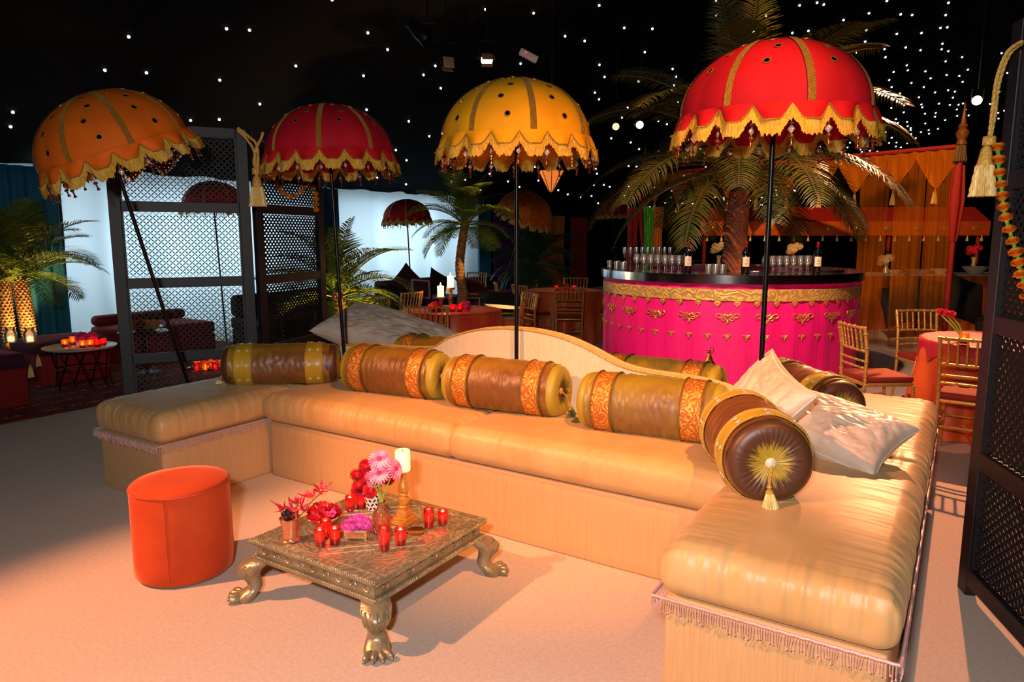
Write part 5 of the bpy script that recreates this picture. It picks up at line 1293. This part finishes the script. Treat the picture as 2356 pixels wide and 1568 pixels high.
def soft_block(label, u0, u1, v0, v1, h, m, m2, name='ottoman', pad=.14, back=None, cat='ottoman'):
    o = thing(name, label, cat, W((u0+u1)/2, (v0+v1)/2), -AL); a, b = u1-u0, v1-v0
    obj('box', MB().rbox((0, 0, (h-pad)/2), (a*.98, b*.98, h-pad), .015, 2), m, o)
    obj('seat_pad', MB().rbox((0, 0, h-pad/2), (a, b, pad), .05, 4, fn=lambda p: (p[0], p[1], p[2]+(.03*(1-(2*p[0]/a)**2)*(1-(2*p[1]/b)**2) if p[2] > h-pad*.4 else 0)), div=(6, 6, 1)), m2, o)
    if back: obj('back_cushion', MB().rbox((-a/2+.1, 0, h+back/2), (.2, b, back), .07, 4), m2, o)
    return o
b1 = soft_block('dark red ottoman with tasselled top at the left edge', -8.25, -7.44, 1.5, 3.08, .50, DKRED, PLUM)
b2 = soft_block('red ottoman with tasselled plum cushion behind the low round table', -8.9, -8.2, 3.5, 4.25, .47, DKRED, PLUM)
soft_block('maroon velvet sofa against the white wall left of the screen', -9.45, -8.6, 4.65, 5.9, .45, WINE, WINE, 'lounge_sofa', .16, .14, 'sofa')
soft_block('black velvet sofa seen through the lattice screen', -8.3, -7.3, 5.9, 8.2, .52, BLKV, BLKV, 'lounge_sofa', .16, .3, 'sofa')
soft_block('plum velvet sofa with cushions below the far red parasol', -9.2, -8.2, 9.6, 11.4, .44, PLUM, PLUM, 'lounge_sofa', .16, .34, 'sofa')
soft_block('maroon velvet sofa at the foot of the uplit palm', -8.9, -7.9, 11.8, 13.2, .44, WINE, PLUM, 'lounge_sofa', .16, .3, 'sofa')
for q_, lab in ((W(-8.19, 3.49, .36), 'small pale tassel on the corner of the ottoman behind the round table'), (W(-7.43, 3.09, .39), 'small pale tassel on the corner of the ottoman at the left edge')):
    hm, sm = tassel_mb(.016, .026, .12, 24, 3); t_ = obj('corner_tassel', sm, TASSELY, loc=q_); tag(t_, lab, 'tassel', 'corner tassels of the ottomans'); obj('tassel_head', hm, ROPE, t_)
# low round table with candles
p = fl(193, 893); lt = thing('round_side_table', 'low round table with white top and black wire legs on the rug', 'table', p)
TT = .46
obj('top', MB().lathe([(0, TT-.02), (.335, TT-.02), (.345, TT-.01), (.345, TT-.003), (.34, TT), (0, TT)], 40), mat('pale_tabletop', '#b9b2a6', 0.3), lt)
for k in range(10):
    a = 2*pi*k/10; obj('leg', MB().tube([(.27*cos(a), .27*sin(a), TT-.02), (.24*cos(a+.3), .24*sin(a+.3), TT*.5), (.27*cos(a+.6), .27*sin(a+.6), 0)], .006, 6), BLACKM, lt)
obj('hoop', MB().tube([(.245*cos(2*pi*k/28), .245*sin(2*pi*k/28), TT*.5) for k in range(28)], .005, 6, closed=True), BLACKM, lt)
labs = ['leftmost amber votive on the low round table', 'tall amber votive left of the pink flowers', 'amber votive before the pink flowers', 'amber votive right of the pink flowers', 'red votive at the right of the low round table', 'rightmost red votive on the low round table']
for k, (px, py) in enumerate(((150, 796), (168, 792), (190, 799), (208, 797), (224, 797), (238, 793))):
    q = fl(px, py, TT); votive(labs[k], q, .035, .085 if k == 1 else .07, 'votives on the low round table', .7, ORG if k < 4 else None, COPPERB if k < 4 else None)
for px, lab in ((188, 'hot pink gerbera bloom on the low round table, larger one'), (210, 'hot pink bloom on the low round table, right one')):
    q = at(px, 778, 7.4); tag(put('pink_bloom', HYD, None, (q.x, q.y, TT+.08), (.6, 0, 0), .9), lab, 'flower', 'pink blooms on the low round table')
for px, lab in ((26, 'clear glass candle jar at the foot of the leftmost palm'), (70, 'clear glass candle jar at the foot of the second palm')):
    q = at(px, 788, 7.3); jar = thing('candle_jar', lab, 'candle', (q.x, q.y, .50), group='glass candle jars')
    obj('glass', MB().lathe([(0, 0), (.055, 0), (.06, .01), (.06, .1), (.04, .13), (.05, .16), (.048, .16), (.037, .13), (.056, .1), (.055, .012), (0, .012)], 20), GLASS, jar); obj('candle', MB().lathe([(0, .013), (.03, .013), (.03, .06), (0, .06)], 12), PILLAR, jar)
# flowers and candles seen through the lattice
q = at(330, 745, 8.2); fb = thing('flower_bowl', 'dish of orange and red flowers seen through the lattice screen', 'flowers', (q.x, q.y, .50))
obj('bowl', MB().lathe([(0, 0), (.08, 0), (.22, .05), (.215, .055), (0, .02)], 28), BRASSB, fb)
for k in range(14): put('bloom', mari_me if k % 3 else HYR, fb, (.15*cos(k*2.4)*sqrt(k/14), .15*sin(k*2.4)*sqrt(k/14), .09-.03*k/14), (k, k*.5, 0), 2.2 if k % 3 else .7)
tag(obj('side_table', MB().lathe([(0, 0), (.18, 0), (.18, .02), (.03, .05), (.03, .46), (.28, .48), (.28, .498), (0, .498)], 28), BLACKM, loc=(q.x, q.y, 0)), 'dark pedestal table carrying the orange flower dish', 'table')
q = fl(478, 868, 0.02); rc = thing('votive_tray', 'glass tray of red and orange votives on the floor behind the lattice', 'tray', (q.x-.25, q.y+.6, 0))
obj('tray', MB().lathe([(0, 0), (.26, 0), (.27, .02), (.26, .02), (.25, .012), (0, .012)], 30), GLASS, rc)
for k in range(9):
    g_ = obj('votive', MB().lathe([(0, .012), (.04, .012), (.045, .1), (.04, .1), (.035, .02), (0, .02)], 14), REDG if k % 2 else ORG, rc, (.17*cos(k*2.4)*sqrt((k+1)/9), .17*sin(k*2.4)*sqrt((k+1)/9), 0)); obj('flame', MB().ball((0, 0, .05), (.014, .014, .022), 8, 6), FLAME, g_)
point('tray_light', (q.x-.25, q.y+.6, .25), 3, (1, .3, .12), .05)
# black table with candle between the screens and the crimson table
p = Vector((-2.27, 9.3, 0)); CT = p.copy(); bt = thing('console_table', 'black rectangular table behind the small palm', 'table', (p.x, p.y, 0), -AL)
obj('top', MB().rbox((0, 0, .745), (.75, 1.5, .04), .006, 1), mat('black_wood', '#100c0c', 0.4), bt)
for sx in (-1, 1):
    for sy in (-1, 1): obj('leg', MB().rbox((sx*.32, sy*.68, .36), (.07, .07, .72), .006, 1), MATS['black_wood'], bt)
q = CT+Vector((VX, VY, 0))*.1; tc_ = thing('taper_candle', 'slim lit candle in a copper holder on the black table', 'candle', (q.x, q.y, .766))
obj('holder', MB().lathe([(0, 0), (.04, 0), (.04, .01), (.012, .03), (.012, .12), (.022, .13), (.02, .14), (0, .14)], 14), COPPERB, tc_); obj('wax', MB().lathe([(0, .14), (.014, .14), (.013, .26), (0, .265)], 10), mat('rust_wax', '#a8401c', .5), tc_); obj('flame', MB().ball((0, 0, .29), (.009, .009, .022), 8, 6), FLAME, tc_)
for px, z, lab, cat, me in ((775, .02, 'shallow gold dish at the left of the black table', 'dish', 0), (805, .02, 'second gold dish on the black table near the candle', 'dish', 0)):
    q = CT+Vector((VX, VY, 0))*(-.5 if px < 790 else -.22); tag(obj('gold_dish', MB().lathe([(0, 0), (.04, 0), (.09, .03), (.085, .033), (0, .01)], 20), GOLDB, loc=(q.x, q.y, .766)), lab, cat)
# scatter cushions on the dark sofas
def cushion(label, loc, rot, s, m, border=None):
    mb = MB()
    for sg in (1, -1):
        f0 = len(mb.f); mb.grid(14, 14, lambda a, b: ((2*a-1)*s*(1-.08*(1-(2*b-1)**2)*abs(2*a-1)), (2*b-1)*s*(1-.08*(1-(2*a-1)**2)*abs(2*b-1)), sg*s*.3*max(0, (1-(2*a-1)**2)*(1-(2*b-1)**2))**.4))
        if sg < 0: mb.f[f0:] = [tuple(reversed(q)) for q in mb.f[f0:]]
    o = tag(obj('scatter_cushion', mb, m, loc=loc, rot=rot, angle=180), label, 'cushion', 'dark scatter cushions')
    if border:
        bm_ = MB(); k = s*.62
        for i in range(4):
            pts = [(-k, -k), (k, -k), (k, k), (-k, k)]; a_, b_ = pts[i], pts[(i+1) % 4]; bm_.tube([(a_[0], a_[1], s*.3), ((a_[0]+b_[0])/2, (a_[1]+b_[1])/2, s*.32), (b_[0], b_[1], s*.3)], .018, 5)
        obj('border', bm_, border, o)
    return o
cushion('dark plum diamond cushion standing up before the far red parasol pole', at(937, 652, 11.3), (1.45, .78, .5), .24, PLUM)
cushion('plum cushion with pale square border below the far red parasol', at(965, 667, 10.9), (1.2, .1, .45), .22, PLUM, mat('pale_border', '#a08a80', .6))
cushion('round dark cushion right of the bordered cushion', at(1008, 650, 11.6), (1.2, .5, .7), .2, BLKV)
cushion('crimson cushion on the sofa right of the uplit palm', at(1085, 655, 13.0), (.3, .2, .5), .28, WINE)
cushion('dark flat cushion right of the crimson table', at(1155, 690, 9.4), (.15, .1, .2), .3, BLKV)
tag(obj('floor_pouf', MB().rbox((0, 0, .24), (.8, .6, .48), .05, 3), RUST, loc=(at(1155, 690, 9.4).x, 9.5, 0)), 'low rust orange box seat behind the yellow parasol pole', 'pouffe')
# ------------------------------------------------------------------ pavilion and buffet at the right
P1 = Vector((*at(2197, 500, 9.6).xy, 0)); P2 = Vector((*at(1480, 500, 14.0).xy, 0)); PT = 2.78
WOODF = mat('turned_wood', '#7a4a22', 0.4, col2='#54300f', nscale=20); REDP = mat('red_pole_cloth', '#8c1410', 0.7); SHEER = cloth_sheer('amber_gauze', '#d07a1c', 0.42, transl=0.5); SWAG = cloth_sheer('amber_swag', '#c8741c', 0.94, transl=0.45)
for P_, lab in ((P1, 'red wrapped pavilion pole with turned wooden finial at the right'), (P2, 'red wrapped pavilion pole in the dark left of the big palm')):
    po = thing('pavilion_pole', lab, 'pole', P_, group='pavilion poles')
    obj('shaft', MB().tube([(0, 0, 0), (0, 0, PT)], .035, 12), REDP, po)
    obj('finial', MB().lathe([(.04, PT), (.07, PT+.02), (.05, PT+.08), (.075, PT+.13), (.08, PT+.17), (.045, PT+.22), (.06, PT+.25), (.03, PT+.30), (.02, PT+.42), (.008, PT+.55), (0, PT+.56)], 20), WOODF, po)
    hm, sm = tassel_mb(.055, .075, .30, 30, 4, .15); obj('tassel', sm, mat('bronze_tassel', '#5a4420', .6), po, (0, 0, PT+.10)); obj('red_cloth', MB().lathe([(.06, PT-.25), (.09, PT-.7), (.05, PT-1.2), (.04, PT-1.25)], 20, fn=lambda r, z, a, i: (r*(1+.2*sin(a*6)), z)), REDP, po)
dd = (P2-P1); LL = dd.length; dd.normalize(); nn = Vector((dd.y, -dd.x, 0))
NSW = 10
for k in range(NSW):
    t0, t1 = LL*k/NSW, LL*(k+1)/NSW
    sw = thing('valance_swag', ['amber valance swag beside the finial pole, first from the right', 'amber valance swag with tassel, second from the right', 'amber valance swag behind the scarlet parasol, third from the right'][k] if k < 3 else 'dim amber valance swag among the palm fronds, %s from the right' % ['fourth', 'fifth', 'sixth', 'seventh', 'eighth', 'ninth', 'tenth'][k-3], 'valance', P1+dd*(t0+t1)/2, group='amber pavilion swags')
    h_ = (t1-t0)/2
    def fn(s_, t):
        x = (2*s_-1); drop = .10+.42*(1-abs(x)**1.3); z = PT-.02-t*drop
        q = dd*(x*h_*(1-.15*t*0))+nn*(.05*sin(pi*t)*(1-x*x)+.015*sin(x*9+t*3)); return (q.x, q.y, z)
    obj('cloth', MB().grid(18, 10, fn), SWAG, sw, angle=180)
    hm, sm = tassel_mb(.022, .035, .2, 22, 5); ta = obj('tassel', sm, TASSELY, sw, (0, 0, PT-.54)); obj('tassel_head', hm, ROPE, ta)
tag(obj('valance_beam', MB().tube([P1+Vector((0, 0, PT)), P2+Vector((0, 0, PT))], .03, 8), REDP), 'red beam carrying the amber swags of the pavilion', 'beam')
for k, (f0, f1, seed, lab) in enumerate(((.005, .07, 1, 'sheer amber curtain panel hanging at the finial pole'), (.075, .15, 2, 'sheer amber curtain panel, middle one beside the bar'), (.16, .24, 3, 'sheer amber curtain panel gathered nearest the bar'))):
    def fn(s_, t):
        x = LL*(f0+(f1-f0)*s_*(1-.15*(1-t))); a = .06*sin(s_*(15+4*k)+seed)+.02*sin(s_*41+seed); q = P1+dd*x+nn*(a*(.4+.6*(1-t))); return (q.x, q.y, .02+(PT-.06)*t)
    tag(obj('gauze_curtain', MB().grid(60, 8, fn), SHEER, angle=180), lab, 'curtain', 'sheer amber curtains of the pavilion')
# pelmet over the buffet
q0 = at(1610, 540, 13.2); q1 = at(2275, 540, 13.2)
pe = thing('buffet_pelmet', 'long red and orange pelmet with small gold tassels over the buffet', 'pelmet', ((q0.x+q1.x)/2, 13.2, 0)); wl = q1.x-q0.x
obj('band', MB().rbox((0, 0, 1.74), (wl, .06, .26), .01, 1), mat('orange_pelmet', '#c8581a', .6, col2='#b04a12', nscale=3), pe); obj('roof_edge', MB().grid(2, 3, lambda s_, t: ((s_-.5)*wl, -.02+.5*t, 1.87+.28*t)), mat('red_pelmet', '#a01a10', .7), pe, angle=180)
tm_ = MB().lathe([(0, 0), (.012, 0), (.01, -.03), (.02, -.05), (.026, -.1), (0, -.1)], 8).mesh('tassel', TASSELY); em_ = MB().ball((0, 0, 0), (.08, .012, .05), 10, 6).mesh('emblem', EMB)
for k in range(20): put('tassel', tm_, pe, ((-.5+(k+.5)/20)*wl, -.01, 1.61))
for k in range(10): put('emblem', em_, pe, ((-.5+(k+.5)/10)*wl, -.035, 1.745))
for sx, lab in ((.02, 0), (.33, 1), (.66, 2), (.97, 3)): obj('post', MB().tube([(-wl/2+sx*wl, .05, 0), (-wl/2+sx*wl, .05, 1.65)], .035, 8), REDP, pe)
b0 = at(1610, 628, 12.5); b1_ = at(2330, 628, 12.5); bl = b1_.x-b0.x
bf = thing('buffet_table', 'long buffet table with pleated orange skirt beyond the gauze curtains', 'table', ((b0.x+b1_.x)/2, 12.5, 0))
obj('top', MB().rbox((0, 0, .94), (bl, .8, .03), .006, 1), mat('white_linen', '#d8c8b4', .7), bf)
obj('skirt', MB().grid(int(bl*30), 3, lambda s_, t: ((s_-.5)*bl, -.41+.018*sin(s_*bl*26), .925*t)), mat('orange_skirt', '#b85a1c', .7, col2='#a54c14', nscale=4), bf, angle=180)
CHINA = mat('white_china', '#e6dccb', .35)
for k, (px, r, h, lab) in enumerate(((2115, .22, .07, 'long white platter on the buffet behind the gauze'), (2165, .16, .08, 'white serving bowl on the buffet near the pavilion pole'), (2245, .2, .12, 'large pale bowl on the buffet right of the pavilion pole'), (2060, .12, .06, 'small white dish on the buffet beside the bar'))):
    p = at(px, 600, 12.35); tag(obj('serving_bowl', MB().lathe([(0, .01), (r*.5, 0), (r*.55, .01), (r*.9, h*.7), (r, h), (r*.97, h), (r*.8, h*.6), (0, .03)], 24), CHINA, loc=(p.x, p.y, .956)), lab, 'bowl', 'white dishes on the buffet')
WHF = petal_ball(60, .07, .04, .05, .8, 8).mesh('flower_ball', mat('white_petals', '#e8d2a8', .6))
for px, py, me, lab in ((1655, 570, WHF, 'pale flowers in the dark left of the palm trunk'), (1830, 572, WHF, 'white orchid arrangement above the right wine glasses'), (2040, 598, WHF, 'white flowers on the buffet behind the gauze'), (2243, 575, HYR, 'red flowers in a vase on the buffet at the right')):
    p = at(px, py, 12.6); fa = thing('flower_vase', lab, 'flowers', (p.x, p.y, .956)); hz = p.z-.956
    obj('vase', MB().lathe([(0, 0), (.06, 0), (.05, .06), (.03, max(.1, hz*.5)), (.05, max(.14, hz*.7)), (0, max(.13, hz*.65))], 14), BRASSB, fa)
    for k in range(6): put('bloom', me, fa, (.11*cos(k*1.05)*(k > 0), .06*sin(k*2), hz+.05*sin(k*1.7)), (k, k, 0), .75)
soft_block('black sofa inside the gauze pavilion', 0.2, 1.9, 11.9, 12.8, .42, DKRED, BLKV, 'lounge_sofa', .18, None, 'sofa')
cushion('huge black cushion leaning in the pavilion beside the red pole', at(2222, 690, 10.4), (1.3, .3, .3), .34, BLKV)
cushion('large dark cushion behind the gauze, with a wavy top', at(2125, 690, 10.9), (1.3, .2, -.2), .36, BLKV)
cushion('second large dark cushion behind the gauze', at(2070, 700, 11.0), (1.3, -.2, .1), .32, BLKV)
for k, (px, m, lab) in enumerate(((1492, mat('green_sari', '#2f8a1a', .4, col2='#5aa828', nscale=12), 'shiny green sari cloth hanging left of the bar palm'), (1512, ORANGEC, 'orange sari cloth hanging next to the green one'), (1455, REDC, 'dark red drape hanging left of the green sari'))):
    p = at(px, 560, 13.6); tag(obj('sari_drape', MB().grid(14, 8, lambda s_, t: (p.x+(s_-.5)*.34*(.5+.5*abs(1-t*1.4)), p.y+.05*sin(s_*14+k), .05+2.1*t)), m, angle=180), lab, 'drape', 'sari cloths left of the bar palm')
spot('sari_spot', (2.2, 11.0, 2.8), at(1500, 570, 13.6), 60, (1, .75, .5), 40, .5, .05)
# ------------------------------------------------------------------ hanging lanterns and stage lamps
FIL = mat('pierced_metal', '#3a2416', 0.35, .9, col2='#1e120c', nscale=60, bump=1, bscale=70); HOLE = mat('lantern_holes', '#ffb060', .5, emit=.9, emitcol='#ff9040')
for k, (px, py, Y, s_, lab) in enumerate(((372, 320, 8.6, .36, 'pierced metal teardrop lantern with chains, right one behind the orange parasol'), (300, 345, 8.2, .30, 'pierced metal teardrop lantern, left one behind the orange parasol'))):
    c = at(px, py, Y); l = thing('pierced_lantern', lab, 'lantern', c, group='pierced metal lanterns')
    pr = [(0, -1.2), (.05, -1.15), (.2, -.98), (.5, -.6), (.72, -.2), (.75, .1), (.6, .4), (.32, .58), (.34, .64), (.5, .66), (.5, .74), (.3, .76), (.2, .9), (.05, .95), (0, .95)]
    pr = [(a*s_, b*s_) for a, b in pr]; obj('body', MB().lathe(pr, 26), FIL, l)
    hb = MB(); rr = random.Random(k)
    for i in range(2, 8):
        (r0, z0), (r1, z1) = pr[i-1], pr[i]
        for j in range(3):
            f = (j+.5)/3; r, z = r0+(r1-r0)*f, z0+(z1-z0)*f; nk = max(4, int(r*2*pi/.045))
            for q in range(nk): a = 2*pi*(q+.5*(j % 2))/nk; hb.ball((r*cos(a)*1.005, r*sin(a)*1.005, z), .0075, 5, 3)
    stuff(obj('light_holes', hb, HOLE, l))
    ch = MB()
    for q in range(3): a = 2*pi*q/3; ch.tube([(.3*s_*cos(a), .3*s_*sin(a), .76*s_), (.02*cos(a), .02*sin(a), 1.5*s_)], .004, 5)
    ch.tube([(0, 0, 1.5*s_), (0, 0, roofz(c.x*UX+c.y*UY)-c.z)], .004, 5); obj('chains', ch, BLACKM, l)
c = at(1268, 392, 8.0); al = thing('glass_lantern', 'glowing amber glass lantern shaped like an inverted pyramid under the yellow parasol', 'lantern', c)
AMBL = mat('lit_amber_glass', '#e8853a', .4, emit=.75, emitcol='#ff8a3a', spec=.6)
pane = MB(); a0_, a1_ = -pi/8, pi/8
for k in range(8):
    a, b = 2*pi*k/8+.02, 2*pi*(k+1)/8-.02
    obj('pane', MB().add([(.14*cos(a), .14*sin(a), 0), (.14*cos(b), .14*sin(b), 0), (.02*cos(b), .02*sin(b), -.23), (.02*cos(a), .02*sin(a), -.23), (.135*cos(a), .135*sin(a), 0), (.135*cos(b), .135*sin(b), 0), (.015*cos(b), .015*sin(b), -.23), (.015*cos(a), .015*sin(a), -.23)], [(0, 1, 2, 3), (7, 6, 5, 4), (0, 4, 5, 1), (2, 6, 7, 3)]), AMBL, al, smooth=False)
fm = MB()
for k in range(8): a = 2*pi*k/8; fm.tube([(.143*cos(a), .143*sin(a), .0), (.018*cos(a), .018*sin(a), -.24)], .004, 5)
fm.tube([(.143*cos(2*pi*k/24), .143*sin(2*pi*k/24), 0) for k in range(24)], .006, 5, closed=True); fm.ball((0, 0, -.25), .012, 6, 5); fm.lathe([(.14, 0), (.1, .06), (.03, .12), (.01, .2), (0, .2)], 8)
fm.tube([(0, 0, .2), (0, 0, roofz(c.x*UX+c.y*UY)-c.z)], .004, 5); obj('frame', fm, BLACKM, al)
obj('bulb', MB().ball((0, 0, -.08), (.03, .03, .05), 10, 7), mat('lantern_bulb', '#fff0d0', .5, emit=12, emitcol='#ffe0a0'), al)
LENS = mat('lamp_lens', '#fff2d8', .3, emit=14, emitcol='#ffd9a0'); LENSR = mat('lamp_lens_red', '#ffc0a0', .3, emit=5, emitcol='#ff9a60'); CAN = mat('black_lamp_can', '#0a0a0b', .45, .3)
def lamp(label, px, py, Y, r, d, lens, gate=True):
    c = at(px, py, Y); l = thing('stage_lamp', label, 'lamp', c, group='stage lamps'); M = align(d)
    obj('can', MB().lathe([(r*.9, 0), (r, .01), (r, .14), (r*.8, .2), (r*.8, .26), (0, .27)], 20, M @ R(pi, 'X')), CAN, l)
    if lens: obj('lens', MB().lathe([(0, .012), (r*.6, .008), (r*.9, -.002)], 20, M), lens, l)
    rz_ = roofz(c.x*UX+c.y*UY)-c.z
    obj('yoke', MB().tube([(-r*1.2, 0, 0), (-r*1.2, 0, .16), (r*1.2, 0, .16), (r*1.2, 0, 0)], .008, 6).tube([(0, 0, .16), (0, 0, rz_)], .01, 6), CAN, l)
    if gate:
        for k in range(2): obj('barn_door', MB().rbox((0, r*1.0*(1 if k else -1), .05), (r*1.7, .004, .11), .002, 1, M @ R(.35*(1 if k else -1), 'X')), mat('lit_barn_door', '#8a6a4a', .6), l)
    return l
lamp('lit stage lamp with barn doors above the yellow parasol', 1120, 138, 6.6, .058, (.1, -1, -.35), LENS)
lamp('dim reddish stage lamp left of the scarlet parasol', 1417, 291, 11.5, .06, (0, -1, -.2), LENSR, False)
lamp('bright stage lamp left of the scarlet parasol', 1472, 287, 11.0, .062, (0, -1, -.2), LENS, False)
lamp('bright stage lamp above the pavilion finial', 2248, 231, 11.0, .075, (-.5, -1, -.2), LENS, False)
lamp('unlit black profile spot high above the crimson parasol', 985, 95, 6.8, .07, (.55, -.2, -.6), None, False)
lamp('unlit black stage lamp left of the lit one', 1028, 140, 6.9, .06, (.2, -.6, -.8), None)
c = at(1216, 128, 7.5); em = thing('emergency_light', 'small pale plastic box hanging right of the lit stage lamp', 'light', c, rot=(0, .45, .1)); obj('case', MB().rbox((0, 0, 0), (.2, .06, .07), .015, 3), mat('pale_plastic', '#c9b4ae', .5), em); obj('indicator', MB().ball((-.04, -.031, .01), .008, 8, 5), mat('red_led', '#ff2020', .4, emit=2, emitcol='#ff3020'), em)
obj('bracket', MB().tube([(0, 0, .03), (-.3, 0, .03+(roofz(c.x*UX+c.y*UY)-c.z)*.9)], .006, 6), CAN, em)
